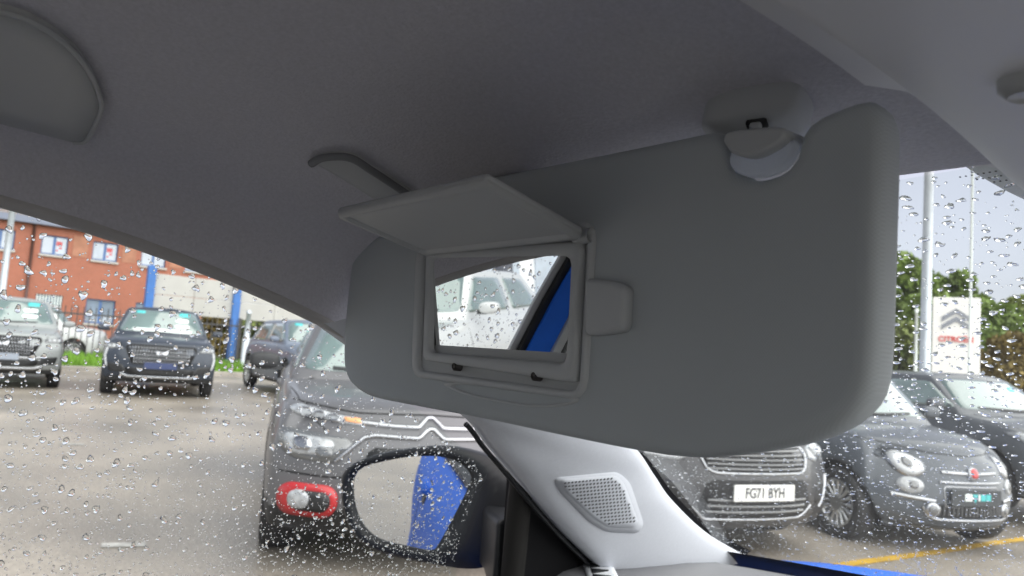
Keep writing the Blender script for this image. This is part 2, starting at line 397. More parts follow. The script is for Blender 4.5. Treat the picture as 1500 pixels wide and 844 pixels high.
# overhead console (runs along the middle of the roof to the windscreen)
cy = np.linspace(.02, .56, 24); CV = []
prof = [(-.150, .040), (-.146, .012), (-.140, .004), (-.128, .002), (-.122, -.002), (-.116, -.012), (-.104, -.021), (-.085, -.026), (-.05, -.028), (0, -.028)]
prof = prof+[(-x, z) for x, z in prof[-2::-1]]
for y in cy:
    zt = 1.331-.42*max(0, y-.22)**2; wf = 1.0-.35*max(0, (y-.40)/.16)**2
    f = 1 if y > .06 else .3+.7*(y-.02)/.04
    for x, z in prof: CV.append((x*wf*1.13, y, zt+z*f))
console = obj('overhead_console', CV, grid_faces(len(cy), len(prof)), mat('console plastic', (.74, .74, .76), .5, bump=.1, bscale=900), car)
CB = bvh_of([console]); chit = hitter(CB, lambda p: CAM, lambda p: ray(p[0], p[1]))
kn = at(1512, 104, 2, 1.306)
tube('console_knob', [kn+Vector((0, 0, .012)), kn+Vector((0, 0, -.006)), kn+Vector((0, 0, -.009))], [.011, .010, .007], PLAS, console, 20)

# windscreen
def ws(u, v):                                   # u -1..1 across, v 0 at the header .. 1 at the base
    xt, xb = .545*u, .725*u
    T = Vector((xt, front_y(xt)+.012, 1.320-.068*u*u)); B = Vector((xb, 1.16-.17*u*u, .905))
    p = T.lerp(B, v); bul = .022*math.sin(math.pi*v)*(1-.3*u*u); return p+Vector((0, bul*.5, bul))
nu, nv = 41, 25
wv = [ws(-1+2*i/(nu-1), j/(nv-1)) for i in range(nu) for j in range(nv)]
screen = obj('windscreen', wv, grid_faces(nu, nv), GPANE, car)
def ws_n(u, v):
    a = ws(u+.01, v)-ws(u-.01, v); b = ws(u, v+.01)-ws(u, v-.01); n = b.cross(a).normalized()
    return n if n.y > 0 else -n
# black ceramic band round the screen and its dotted edge below the header
def ws_band(name, pts, m, off=-.003):
    V = []
    for (u0_, v0_), (u1_, v1_) in pts:
        for u_, v_ in ((u0_, v0_), (u1_, v1_)): V.append(ws(u_, v_)+ws_n(u_, v_)*off)
    o = obj(name, V, grid_faces(len(pts), 2), m, screen); return o
ws_band('screen_edge_band', [((-1.03, v), (-.955+.012*v, v)) for v in np.linspace(-.02, 1.0, 30)], BLK)
ws_band('screen_edge_band', [((1.03, v), (.955, v)) for v in np.linspace(-.02, 1.0, 30)], BLK)
ws_band('screen_base_band', [((u, 1.06), (u, .91)) for u in np.linspace(-1, 1, 40)], BLK)
V, F = [], []
for i in range(120):
    for j in range(26):
        u_ = -.335+.0050*i+(.0025 if j % 2 else 0); v_ = .004+j*.0052
        if v_ > .42*max(0, u_+.30): continue
        c = ws(u_, v_)+ws_n(u_, v_)*-.0025; n = ws_n(u_, v_); a = Vector((1, 0, 0)); b = n.cross(a); r_ = .00062; k = len(V)
        V += [c+(a*math.cos(q*math.pi/3)+b*math.sin(q*math.pi/3))*r_ for q in range(6)]; F.append(tuple(range(k, k+6)))
o = obj('frit_dots', V, F, BLK, screen); o['kind'] = 'stuff'

# front pillar trim
Lp = [(at(px, py, 0, X)) for px, py, X in ((688, 611, -.612), (725, 655, -.622), (760, 697, -.634), (830, 780, -.656), (888, 838, -.675))]
Rp = [(at(px, py, 0, X)) for px, py, X in ((925, 650, -.583), (958, 697, -.602), (985, 735, -.616), (1036, 782, -.642), (1096, 816, -.668))]
LE = [Vector((-.596, .275, 1.215)), Vector((-.604, .36, 1.172))]+Lp; RE = [Vector((-.515, .36, 1.288)), Vector((-.550, .50, 1.205))]+Rp
LE = [Vector(p) for p in spline(LE, 34)]; RE = [Vector(p) for p in spline(RE, 34)]
PV = []; M_ = 17
for i, (a, b) in enumerate(zip(LE, RE)):
    ax = (b-a); n = ax.cross(LE[min(i+1, 33)]-LE[max(i-1, 0)]).normalized()
    if n.x < 0: n = -n
    PV.append(a+Vector((-.035, .012, 0)))
    PV.append(a+Vector((-.012, .002, 0)))
    for j in range(M_):
        t = j/(M_-1); bul = .020*(math.sin(math.pi*t)**.55) if 0 < t < 1 else 0
        PV.append(a.lerp(b, t)+n*bul)
    kf = min(1, max(0, (30-i)/14)); PV.append(b+Vector((-.012, .014, .0))*kf)
    PV.append(b+Vector((-.035, .024, .0))*kf)
pillar = obj('pillar_trim', PV, grid_faces(34, M_+4), PILL, car)
for i, sgn in ((0, 1),): pass
o = obj('pillar_trim', [Vector((-v.x, v.y, v.z)) for v in map(Vector, PV)], grid_faces(34, M_+4), PILL, car)
bv = []
for i, b in enumerate(RE):
    kf = .55+.45*i/33
    bv += [b+Vector((-.004, .001, .001)), b+Vector((-.008, .012*kf, .003)), b+Vector((-.012, .026*kf, .003))]
obj('pillar_glass_seal', bv, grid_faces(34, 3), mat('matte black seal', (.006, .006, .007), .95, spec=.05), car)
PB = bvh_of([pillar]); phit = hitter(PB, lambda p: CAM, lambda p: ray(p[0], p[1]))
gout = roundpoly([(810, 700), (905, 691), (922, 706), (943, 768), (934, 781), (888, 779), (862, 764), (818, 718)], 9, 4)
gin = roundpoly([(819, 702), (903, 696), (914, 708), (935, 764), (928, 773), (890, 772), (868, 758), (826, 718)], 7, 4)
gr = patch('tweeter_surround', gout, phit, .0010, PILL, pillar, levels=3, dome=-.002, dens=70)
GB = bvh_of([gr, pillar]); ghit = hitter(GB, lambda p: CAM, lambda p: ray(p[0], p[1]))
gp = patch('tweeter_grille', gin, ghit, .0010, PILL, pillar, levels=5, dome=.0012, dens=70)
GB = bvh_of([gp]); ghit = hitter(GB, lambda p: CAM, lambda p: ray(p[0], p[1]))
def inside(p, poly):
    x, y = p; c = False
    for i in range(len(poly)):
        (x1, y1), (x2, y2) = poly[i-1][:2], poly[i][:2]
        if (y1 > y) != (y2 > y) and x < (x2-x1)*(y-y1)/(y2-y1)+x1: c = not c
    return c
GI = inset(gin, 4); V, F = [], []
for i in range(-24, 24):
    for j in range(-20, 22):
        p = (878+5.2*i+.55*j, 733+5.0*j-.5*i)
        if not inside(p, GI): continue
        loc, nor = ghit(p); a = nor.orthogonal().normalized(); b = nor.cross(a); k = len(V); d = (loc-CAM).length/FPX
        V += [loc+nor*.0004+(a*math.cos(q*math.pi/4)+b*math.sin(q*math.pi/4))*d*2.05 for q in range(8)]; F.append(tuple(range(k, k+8)))
o = obj('grille_holes', V, F, mat('grille hole', (.11, .115, .125), .9), pillar); o['kind'] = 'stuff'
tube('pillar_seal', [p+Vector((-.016, -.002, -.003)) for p in LE[12:]], .0028, BLK, car, 8)

# dashboard
DV = []; dxs = np.linspace(-.70, .70, 36)
dprof = [(1.13, .920), (1.05, .932), (.95, .940), (.85, .942), (.76, .942), (.70, .938), (.665, .930), (.65, .915), (.645, .86), (.66, .70), (.70, .45)]
for x in dxs:
    e = abs(x)/.70
    for y, z in dprof: DV.append((x, y-.17*e*e*max(0, (y-.65)/.48), z-.006*e**4))
dash = fix_normals(obj('dashboard', DV, grid_faces(len(dxs), len(dprof)), DASH, car))
DB = bvh_of([dash]); dhit = hitter(DB, lambda p: (p[0], p[1], 2), lambda p: (0, 0, -1))
vc = at(880, 842, 2, .938); vent = patch('side_demister', [(vc.x+a*.075*math.cos(R(-38))-b*.02*math.sin(R(-38)), vc.y+a*.075*math.sin(R(-38))+b*.02*math.cos(R(-38))) for a, b in roundpoly([(-1, -.8), (1, -.8), (1, 1), (-1, 1)], .3)], dhit, .004, PLAS2, dash, levels=3, dens=40)
for k in range(6):
    a = -.7+k*.28; c_, s_ = math.cos(R(-38)), math.sin(R(-38))
    pts = [(vc.x+(a+da)*.075*c_-b*.02*s_, vc.y+(a+da)*.075*s_+b*.02*c_) for da, b in ((-.12, -.5), (.12, -.5), (.0, .7))]
    patch('demister_slot', pts, dhit, .0052, BLK, vent, levels=2, dens=12)
# doors: inner panels, sail panel, window bar, glass, frames
def side_x(z): return -.630-(1.27-z)*.30
for sg in (1, -1):
    V = []
    for y in np.linspace(-1.6, .66, 12):
        for x, z in ((-.735, .895), (-.715, .888), (-.705, .87), (-.69, .70), (-.66, .50), (-.66, .20)): V.append((x*sg, y, z))
    fix_normals(obj('door_card', V, grid_faces(12, 6), DASH, car))
    GV = []; ysd = np.linspace(-.95, .545, 30)
    for y in ysd:
        zt = rail_z(min(y, .285))+.012 if y < .285 else rail_z(.285)+.012-(y-.285)*.60
        for j in range(12):
            z = .87+(zt-.87)*j/11; GV.append(((side_x(z)-.012*math.sin(math.pi*j/11))*sg, y, z))
    if sg == 1: SIDEV = GV
    sidew = obj('side_window', GV, grid_faces(30, 12), GPANE, car)
    if sg == 1: SIDEW = sidew
# window bar and black sail panel (left)
barb = [at(757, 672, 0, -.672), at(747, 760, 0, -.690), at(737, 860, 0, -.712)]
tube('window_bar', [p+Vector((0, .012, 0)) for p in spline([barb[0]+Vector((.012, .0, .05)), *barb, barb[2]+Vector((-.005, -.01, -.06))], 12)], .0145, mat('window bar rubber', (.022, .021, .02), .85, spec=.15), car, 10)
SP = [Vector((-.672, .53, 1.075)), Vector((-.70, .70, .965)), Vector((-.71, .83, .90)), Vector((-.715, .70, .86)), Vector((-.715, .54, .86))]
sp = [at(768, 672, 0, -.685), at(800, 700, 0, -.69), at(905, 838, 0, -.70), at(900, 900, 0, -.71), at(752, 900, 0, -.71)]
sail = obj('mirror_sail_panel', [p for p in sp]+[p+Vector((-.03, 0, 0)) for p in sp], [(0, 1, 2, 3, 4), (9, 8, 7, 6, 5)]+[(i, i+5, (i+1) % 5+5, (i+1) % 5) for i in range(5)], mat('sail panel black', (.005, .005, .006), .7, spec=.15), car, smooth=False); fix_normals(sail)
# rear frame of the front door window: seal, blue painted frame, grey trim
def slant(name, y0, wd, X, dx, m):
    pts = [(.030, .90), (.036, 1.04), (.040, 1.10), (.039, 1.165), (.008, 1.23), (-.017, 1.275), (-.022, 1.30)]; V = []
    for (y, z) in pts:
        for yy, xx in ((y+y0, X), (y+y0, X+dx), (y+y0-wd, X+dx), (y+y0-wd, X)): V.append((xx-.3*(1.27-z), yy, z))
    return fix_normals(obj(name, V, grid_faces(len(pts), 4, False, True), m, car, smooth=False))
slant('window_run_trim', .014, .010, -.622, .004, mat('pale run trim', (.42, .43, .45), .6))
slant('window_run_seal', .004, .010, -.620, .008, BLK)
slant('door_frame', -.006, .036, -.618, .010, BLUE)
slant('door_frame_trim', -.042, .014, -.618, .014, PLAS)
slant('door_frame_seal', -.056, .010, -.620, .008, BLK)
slant('belt_pillar_trim', -.066, .12, -.618, .012, PLAS)
V = [(.62, -.02, 1.30), (.62, -.14, 1.30), (.72, -.02, .90), (.72, -.14, .90)]
obj('belt_pillar_trim', V, [(0, 1, 3, 2)], PLAS, car, smooth=False)
# closing panels that keep the cabin dark: floor, bulkhead, rear seat back and tail panel
box('cabin_floor', (0, -.25, .22), (1.36, 3.0, .03), DASH, car)
box('rear_seat', (0, -1.28, .60), (1.30, .22, .85), mat('dark seat cloth', (.30, .30, .31), .9), car, .05)
for sx in (-.37, .37):
    box('front_seat', (sx, -.42, .70), (.50, .16, .72), MATS['dark seat cloth'], car, .06, rot=(R(-14), 0, 0))
V = [(-.6, YR, 1.30), (.6, YR, 1.30), (.66, -1.62, .98), (-.66, -1.62, .98)]
for sg in (1, -1):
    V = []
    for y in (-.95, -1.15, -1.35, -1.56):
        for x, z in ((-.735, .89), (-.70, 1.05), (-.655, 1.19), (-.60, 1.31)): V.append((x*sg, y, z))
    fix_normals(obj('quarter_panel', V, grid_faces(4, 4), PLAS, car))  # unseen solid panels, added to cut light from the rear
obj('rear_window', [(-.60, -1.50, 1.315), (.60, -1.50, 1.315), (.70, -1.66, .98), (-.70, -1.66, .98)], [(0, 1, 2, 3)], glass_pane('light-cutting rear glass', (.30, .32, .33)), car, smooth=False)  # unseen; dark tint added to hold back rear light on the visor
box('tailgate_panel', (0, -1.62, .66), (1.36, .04, .70), DASH, car)

# outer body in blue: flank with handle and shut line, wing and bonnet
fy = np.linspace(-2.6, 1.0, 44); FV = []
fpr = [tuple(p) for p in spline([(-.752, .898), (-.772, .890), (-.806, .868), (-.850, .80), (-.868, .68), (-.862, .52), (-.872, .40), (-.850, .28), (-.80, .20)], 30)]
for y in fy:
    k = 1-.05*max(0, (-y-1.2))**2
    for x, z in fpr: FV.append((x*k, y, z))
flank = fix_normals(obj('door_skin', FV, grid_faces(len(fy), len(fpr)), BLUE, car))
FB = bvh_of([flank]); fhit = hitter(FB, lambda p: (-2, p[0], p[1]), lambda p: (1, 0, 0))
ribbon('door_gap', [(.02, .93), (.00, .6), (.03, .25)], .007, fhit, .0012, BLK, flank, 20)
ribbon('door_gap', [(-.95, .93), (-1.0, .6), (-.8, .25)], .007, fhit, .0012, BLK, flank, 20)
for yh in (-.80,):
    patch('door_handle_cup', rrect(yh, .80, .16, .07, .03), fhit, .0015, DARK, flank, levels=2, dens=30)
    patch('door_handle', rrect(yh, .815, .20, .030, .014), fhit, .022, BLUE, flank, levels=3, dens=30, dome=.006)
boxes('belt_strip', [((-.765, -.55, .902), (.030, 3.0, .014))], BLK, car)
by = np.linspace(1.06, 2.2, 16); BV = []
for y in by:
    t = (y-1.06)/1.14
    for j in range(21):
        x = -.80+1.60*j/20; e = abs(x)/.80
        z = .912-.13*t-.10*t*t+.02-.045*e**3-.12*max(0, e-.9)/.1
        BV.append((x, y-.22*e*e*(1-t)*0, z))
bonnet = fix_normals(obj('bonnet', BV, grid_faces(16, 21), BLUE, car))
FV = []
for y in np.linspace(1.0, 2.2, 14):
    t = max(0, (y-1.06)/1.14); zt = .912-.13*t-.10*t*t+.02-.045-.12
    for x, z in ((-.795, zt+.004), (-.835, zt-.05), (-.868, zt-.14), (-.87, .4), (-.82, .22)): FV.append((x, y, z))
fix_normals(obj('front_wing', FV, grid_faces(14, 5), BLUE, car))

# door mirror
mc = CAM+ray(592, 742)*1.10
refl = Vector((.03, -1, -.155)).normalized(); tocam = (CAM-mc).normalized(); mn = (refl+tocam).normalized()
mu = mn.cross(Vector((0, 0, 1))).normalized()*-1; mv = mn.cross(mu)
if mv.z < 0: mv = -mv
if mu.dot(rt) < 0: mu = -mu
MF = Frame(mc, mu, mv)
if MF.N.dot(tocam) < 0: MF.N = -MF.N
def mplane(px, py):
    d = ray(px, py); t = (mc-CAM).dot(mn)/d.dot(mn); q = CAM+d*t-mc; return (q.dot(mu), q.dot(mv))
gl = [mplane(x, y) for x, y in ((517, 702), (528, 686), (560, 676), (600, 669), (640, 668), (668, 674), (688, 688), (692, 704), (672, 746), (646, 794), (634, 806), (600, 801), (552, 788), (528, 764), (518, 735))]
sh = [mplane(x, y) for x, y in ((503, 704), (513, 684), (545, 669), (600, 658), (650, 655), (700, 666), (735, 684), (748, 712), (742, 770), (722, 822), (690, 832), (625, 823), (560, 808), (522, 784), (506, 745))]
gl = spline(gl, 72, True); sh = spline(sh, 72, True); gl = resample(gl, 72); sh = resample(sh, 72)
# line both outlines up by angle
ca = np.mean(sh, axis=0)
def polar(poly, n=72):
    A = np.array([math.atan2(p[1]-ca[1], p[0]-ca[0]) for p in poly]); Rr = np.array([np.hypot(*(p-ca)) for p in poly]); o_ = np.argsort(A)
    A, Rr = A[o_], Rr[o_]; A = np.concatenate((A-2*math.pi, A, A+2*math.pi)); Rr = np.tile(Rr, 3)
    return [ca+np.interp(a, A, Rr)*np.array((math.cos(a), math.sin(a))) for a in np.linspace(-math.pi, math.pi, n, endpoint=False)]
glp, shp = polar(gl), polar(sh)
dm = bpy.data.objects.new('door_mirror', None); COL.objects.link(dm); dm.parent = car
V = []; N = 72
rings = []
rings.append([MF(*((g_-ca)*.985+ca), -.004) for g_ in glp])
rings.append([MF(*((g_-ca)*1.00+ca), .006) for g_ in glp])
rings.append([MF(*(g_*.5+s_*.5), .012) for g_, s_ in zip(glp, shp)])
rings.append([MF(*s_, .006) for s_ in shp]); rings.append([MF(*((s_-ca)*1.02+ca), -.008) for s_ in shp])
for q, dn in ((1.0, -.03), (.93, -.055), (.80, -.078), (.55, -.095), (.25, -.102)): rings.append([MF(*((s_-ca)*q+ca), dn) for s_ in shp])
for r_ in rings: V += r_
F = grid_faces(len(rings), N, False, True)+[tuple(range((len(rings)-1)*N, len(rings)*N))]
MSH = mat('mirror shell black', (.012, .013, .015), .5, spec=.3, coat=.05, var=.2, vscale=30)
MGR = mat('mirror shell grey', (.24, .245, .25), .4, coat=.3)
fix_normals(obj('mirror_shell', V, F, MSH, dm))
o = obj('mirror_glass', [MF(*p, .001) for p in glp], [tuple(range(N))], MIRR, dm, smooth=False)
armp = [CAM+ray(700, 770)*1.12, CAM+ray(735, 790)*1.02, Vector((-.70, .60, .955))]
V = []
for p, h_, t_ in ((armp[0]+Vector((-.03, .04, 0)), .045, .03), (armp[1], .040, .028), (Vector((-.72, .62, .95)), .05, .035)):
    for a, b in ((-1, -1), (1, -1), (1, 1), (-1, 1)): V.append(p+Vector((0, t_*a, h_*b)))
arm = fix_normals(obj('mirror_arm', V, grid_faces(3, 4, False, True)+[(0, 1, 2, 3), (11, 10, 9, 8)], MSH, dm)); b_ = arm.modifiers.new('b', 'BEVEL'); b_.width = .008; b_.segments = 3

# ------------------------------------------------------------------ sun visor
VY = .287
visor = thing('sun_visor', 'grey woven sun visor folded down below headliner with open vanity mirror', 'sun visor', (0, VY, 1.235))
FR = Frame((0, 0, 0), (1, 0, 0), (0, 0, 1))         # local: u = X, v = Z, N = -Y towards the viewer
def vp(px, py): p = at(px, py, 1, VY); return (p.x, p.z-1.235)
ol = [vp(p[0]-24*max(0, (p[0]-1235)/78), p[1]) for p in ((512, 392), (517, 366), (532, 346), (560, 338), (592, 330), (607, 306), (626, 279), (660, 269), (760, 248), (900, 219), (1000, 198), (1040, 190), (1056, 194), (1066, 206), (1068, 222), (1066, 238), (1076, 253), (1100, 261), (1130, 256), (1152, 242), (1163, 224), (1168, 200), (1182, 178), (1205, 164), (1250, 148), (1280, 143), (1300, 153), (1311, 178), (1311, 240), (1307, 330), (1302, 440), (1298, 510), (1290, 560), (1270, 594), (1225, 626), (1170, 648), (1090, 664), (1010, 671), (930, 662), (820, 640), (700, 614), (600, 595), (540, 582), (515, 567), (503, 545), (501, 510), (505, 450))]
ol = resample(spline(ol, 260, True), 220)
vbody = slab('visor_body', ol, FR, [(.0075, .0005), (.0045, .0), (.0022, -.0014), (.0006, -.0042), (0, -.008), (0, -.016), (.001, -.020), (.004, -.024), (.009, -.0255)], VISOR, visor)
rimo = roundpoly([vp(612, 362), vp(877, 322), vp(862, 588), vp(605, 553)], .012)
rimi = roundpoly([vp(626, 368), vp(866, 340), vp(852, 574), vp(618, 542)], .006)
ringframe('vanity_surround', rimo, rimi, FR, [(0, -.001), (.10, .0022), (.35, .0034), (.7, .0034), (.95, .002), (1.0, -.004)], PLAS, visor)
# recess floor and bezel round the mirror
slab('vanity_floor', roundpoly([vp(622, 366), vp(868, 340), vp(854, 577), vp(615, 545)], .004), FR, [(0, .0006), (0, -.003)], mat('vanity floor plastic', (.34, .35, .355), .5, bump=.08, bscale=1500, bdist=.0003), visor)
bzo = roundpoly([vp(633, 369), vp(860, 354), vp(850, 562), vp(628, 528)], .003)
bzi = roundpoly([vp(642, 380), vp(846, 377), vp(838, 533), vp(638, 517)], .006)
ringframe('mirror_bezel', bzo, bzi, FR, [(0, .0008), (.06, .0050), (.2, .0058), (.8, .0056), (.94, .0046), (1.0, .0015)], PLAS, visor)
# mirror, tipped a few degrees down
gz0 = sum(p[1] for p in bzi)/len(bzi); gy = .0022
gpl = roundpoly([vp(640, 378), vp(848, 375), vp(840, 535), vp(636, 519)], .004)
tl = math.tan(R(3.6))
o = obj('vanity_mirror', [(p[0], -(gy+(p[1]-gz0)*tl*1.0), p[1]) for p in gpl], [tuple(range(len(gpl)))], MIRR, visor, smooth=False)
# two pins on the lower ledge
for px, py in ((675, 537), (792, 551)):
    c = vp(px, py); tube('lid_stop', [(c[0], -.0005, c[1]), (c[0], -.005, c[1]), (c[0], -.006, c[1])], [.0032, .0030, .0018], mat('stop rubber', (.035, .03, .03), .6), visor, 12)
# thumb scoop below the surround
sc = [vp(*p) for p in ((668, 567), (720, 574), (790, 586), (838, 590), (815, 596), (760, 594), (705, 583))]
ringframe('thumb_scoop', [vp(*p) for p in spline([(650, 560), (720, 562), (790, 572), (850, 582), (838, 594), (780, 597), (710, 586), (668, 574)], 60, True)], [vp(*p) for p in spline([(668, 564), (722, 566), (788, 576), (836, 585), (826, 590), (778, 592), (716, 582), (682, 573)], 60, True)], FR, [(0, -.001), (.3, .0018), (.8, .0020), (1, .0004)], PLAS, visor)
# lid standing out on its hinge
hz = at(745, 356, 1, .284).z-1.235
ang = R(13.5); LF = Frame((0, -.004, hz), (1, 0, 0), (0, -math.cos(ang), math.sin(ang)))
lp = roundpoly([(-.444, .002), (-.288, .002), (-.287, .0735), (-.447, .0735)], .0035)
lid = slab('mirror_lid', lp, LF, [(.0028, -.0026), (.0008, -.0018), (0, 0), (.0006, .0018), (.0022, .0026)], PLAS, visor)
li = roundpoly([(-.438, .008), (-.294, .008), (-.293, .068), (-.441, .068)], .004)
ringframe('lid_lip', lp, li, LF, [(.0, .0022), (.15, .0046), (.7, .0046), (1, .0024)], PLAS, lid)
for x in (-.440, -.2915): tube('lid_hinge', [(x-.006, -.003, hz-.001), (x+.006, -.003, hz-.001)], .0042, PLAS, visor, 12)
# pull tab at the side
tabp = roundpoly([vp(868, 408), vp(912, 413), vp(930, 422), vp(926, 486), (vp(908, 490)), vp(868, 494)], .005)
slab('side_tab', tabp, FR, [(.003, .0072), (.0012, .0066), (.0002, .0048), (0, -.001)], PLAS, visor)
# clip at the inner end: grey pad; half-round plate added for the brightly lit lining behind the notch
cp = [vp(*p) for p in spline([(1069, 222), (1080, 206), (1118, 204), (1150, 200), (1162, 206), (1161, 224), (1150, 241), (1128, 254), (1100, 259), (1077, 252), (1067, 238)], 60, True)]
slab('lit_notch_fill', cp, FR, [(.0012, .0), (0, -.0015), (0, -.0045), (.001, -.006)], NOTCHW, visor)
pd_ = [vp(*p) for p in spline([(1070, 208), (1080, 196), (1128, 190), (1156, 191), (1160, 204), (1142, 220), (1112, 233), (1084, 229), (1074, 220)], 60, True)]
slab('clip_pad', pd_, FR, [(.0016, .0060), (.0006, .0054), (0, .0035), (0, -.012)], PLAS, visor)
tube('pivot_arm', [(-.556, .012, .105), (-.552, .012, .085), (-.548, .012, .06), (-.535, .012, .048), (-.50, .012, .046)], .0045, BLK, visor, 10)

# ------------------------------------------------------------------ parked cars
def boxgrid(NI, NJ, NK, pos):
    idx, V, F = {}, [], []
    def vid(i, j, k):
        if (i, j, k) not in idx: idx[(i, j, k)] = len(V); V.append(pos(i, j, k))
        return idx[(i, j, k)]
    for a in range(NI-1):
        for b in range(NJ-1):
            for k, r in ((0, 0), (NK-1, 1)):
                q = (vid(a, b, k), vid(a+1, b, k), vid(a+1, b+1, k), vid(a, b+1, k)); F.append(q if r else q[::-1])
    for a in range(NI-1):
        for b in range(NK-1):
            for j, r in ((0, 1), (NJ-1, 0)):
                q = (vid(a, j, b), vid(a+1, j, b), vid(a+1, j, b+1), vid(a, j, b+1)); F.append(q if r else q[::-1])
    for a in range(NJ-1):
        for b in range(NK-1):
            for i, r in ((0, 0), (NI-1, 1)):
                q = (vid(i, a, b), vid(i, a+1, b), vid(i, a+1, b+1), vid(i, a, b+1)); F.append(q if r else q[::-1])
    return V, F
def baked(name, V, F, m, parent, cutters=(), level=2):
    o = obj(name, V, F, m, None); fix_normals(o); md = o.modifiers.new('s', 'SUBSURF'); md.levels = level; md.render_levels = level; cs = []
    for (y, z, r) in cutters:
        n = 36; cv = [(x, y+r*math.cos(2*math.pi*k/n), z+r*math.sin(2*math.pi*k/n)) for x in (-1.5, 1.5) for k in range(n)]
        c = obj('cut', cv, [(k, (k+1) % n, n+(k+1) % n, n+k) for k in range(n)]+[tuple(reversed(range(n))), tuple(range(n, 2*n))], WELL, None, smooth=False); fix_normals(c); cs.append(c)
        b = o.modifiers.new('b', 'BOOLEAN'); b.object = c; b.operation = 'DIFFERENCE'; b.solver = 'EXACT'
    dg = bpy.context.evaluated_depsgraph_get(); me = bpy.data.meshes.new_from_object(o.evaluated_get(dg))
    for c in cs: bpy.data.objects.remove(c)
    bpy.data.objects.remove(o); me.name = name
    o = bpy.data.objects.new(name, me); COL.objects.link(o); o.parent = parent; return o
def make_wheel(kind, r, wd):
    n = 36; prof = [(r*.66, -wd/2+.02), (r*.80, -wd/2), (r*.94, -wd/2+.004), (r, -wd/2+.03), (r, wd/2-.03), (r*.94, wd/2-.004), (r*.80, wd/2), (r*.66, wd/2-.02)]
    tv = [(x, q*math.cos(2*math.pi*k/n), q*math.sin(2*math.pi*k/n)) for k in range(n) for q, x in prof]
    V, F = [], []
    rp = [(r*.67, .5*wd-.012), (r*.64, .5*wd-.008), (r*.60, .5*wd-.02), (r*.585, .0)]
    for k in range(n):
        for q, x in rp: V.append((-x, q*math.cos(2*math.pi*k/n), q*math.sin(2*math.pi*k/n)))
    F += grid_faces(n, 4, True, False)
    ns = {'multi': 16, 'five': 5, 'ten': 10}[kind]; hw = {'multi': .020, 'five': .06, 'ten': .026}[kind]
    for s in range(ns):
        a = 2*math.pi*s/ns; c, q = math.cos(a), math.sin(a); k = len(V)
        for rad, w_, x in ((.05, hw*.55, -.5*wd+.012), (r*.35, hw*.6, -.5*wd+.022), (r*.62, hw, -.5*wd+.012)):
            for t, dx in ((-1, .012), (-.7, 0), (.7, 0), (1, .012)): V.append((x+dx, rad*c-t*w_*q, rad*q+t*w_*c))
        F += [tuple(i+k for i in f) for f in grid_faces(3, 4)]
    k = len(V); V += [(-.5*wd+.006, .062*math.cos(2*math.pi*i/14), .062*math.sin(2*math.pi*i/14)) for i in range(14)]; F.append(tuple(range(k, k+14)))
    k = len(V); V2 = [(-.1*wd, r*.6*math.cos(2*math.pi*i/24), r*.6*math.sin(2*math.pi*i/24)) for i in range(24)]
    return (tv, grid_faces(n, len(prof), True, False)), (V, F), (V2, [tuple(range(24))])
WHEELS = {}
def wheel(parent, x, y, z, r, kind, steer=0):
    key = (kind, r)
    if key not in WHEELS:
        ds = make_wheel(kind, r, .2); ms = []
        for nm, d, m in zip(('tyre', 'rim', 'brake_disc'), ds, (TYRE, ALLOY, WELL)):
            o = obj(nm, d[0], d[1], m); fix_normals(o); ms.append(o.data); bpy.data.objects.remove(o)
        WHEELS[key] = ms
    e = bpy.data.objects.new('wheel', None); COL.objects.link(e); e.parent = parent; e.location = (x, y, z); e.rotation_euler = (0, 0, (math.pi if x > 0 else 0)+steer)
    for nm, me in zip(('tyre', 'rim', 'brake_disc'), WHEELS[key]):
        o = bpy.data.objects.new(nm, me); COL.objects.link(o); o.parent = e
U9 = [-1, -.93, -.68, -.34, 0, .34, .68, .93, 1]; T6 = [0, .10, .38, .68, .93, 1]
class Car: pass
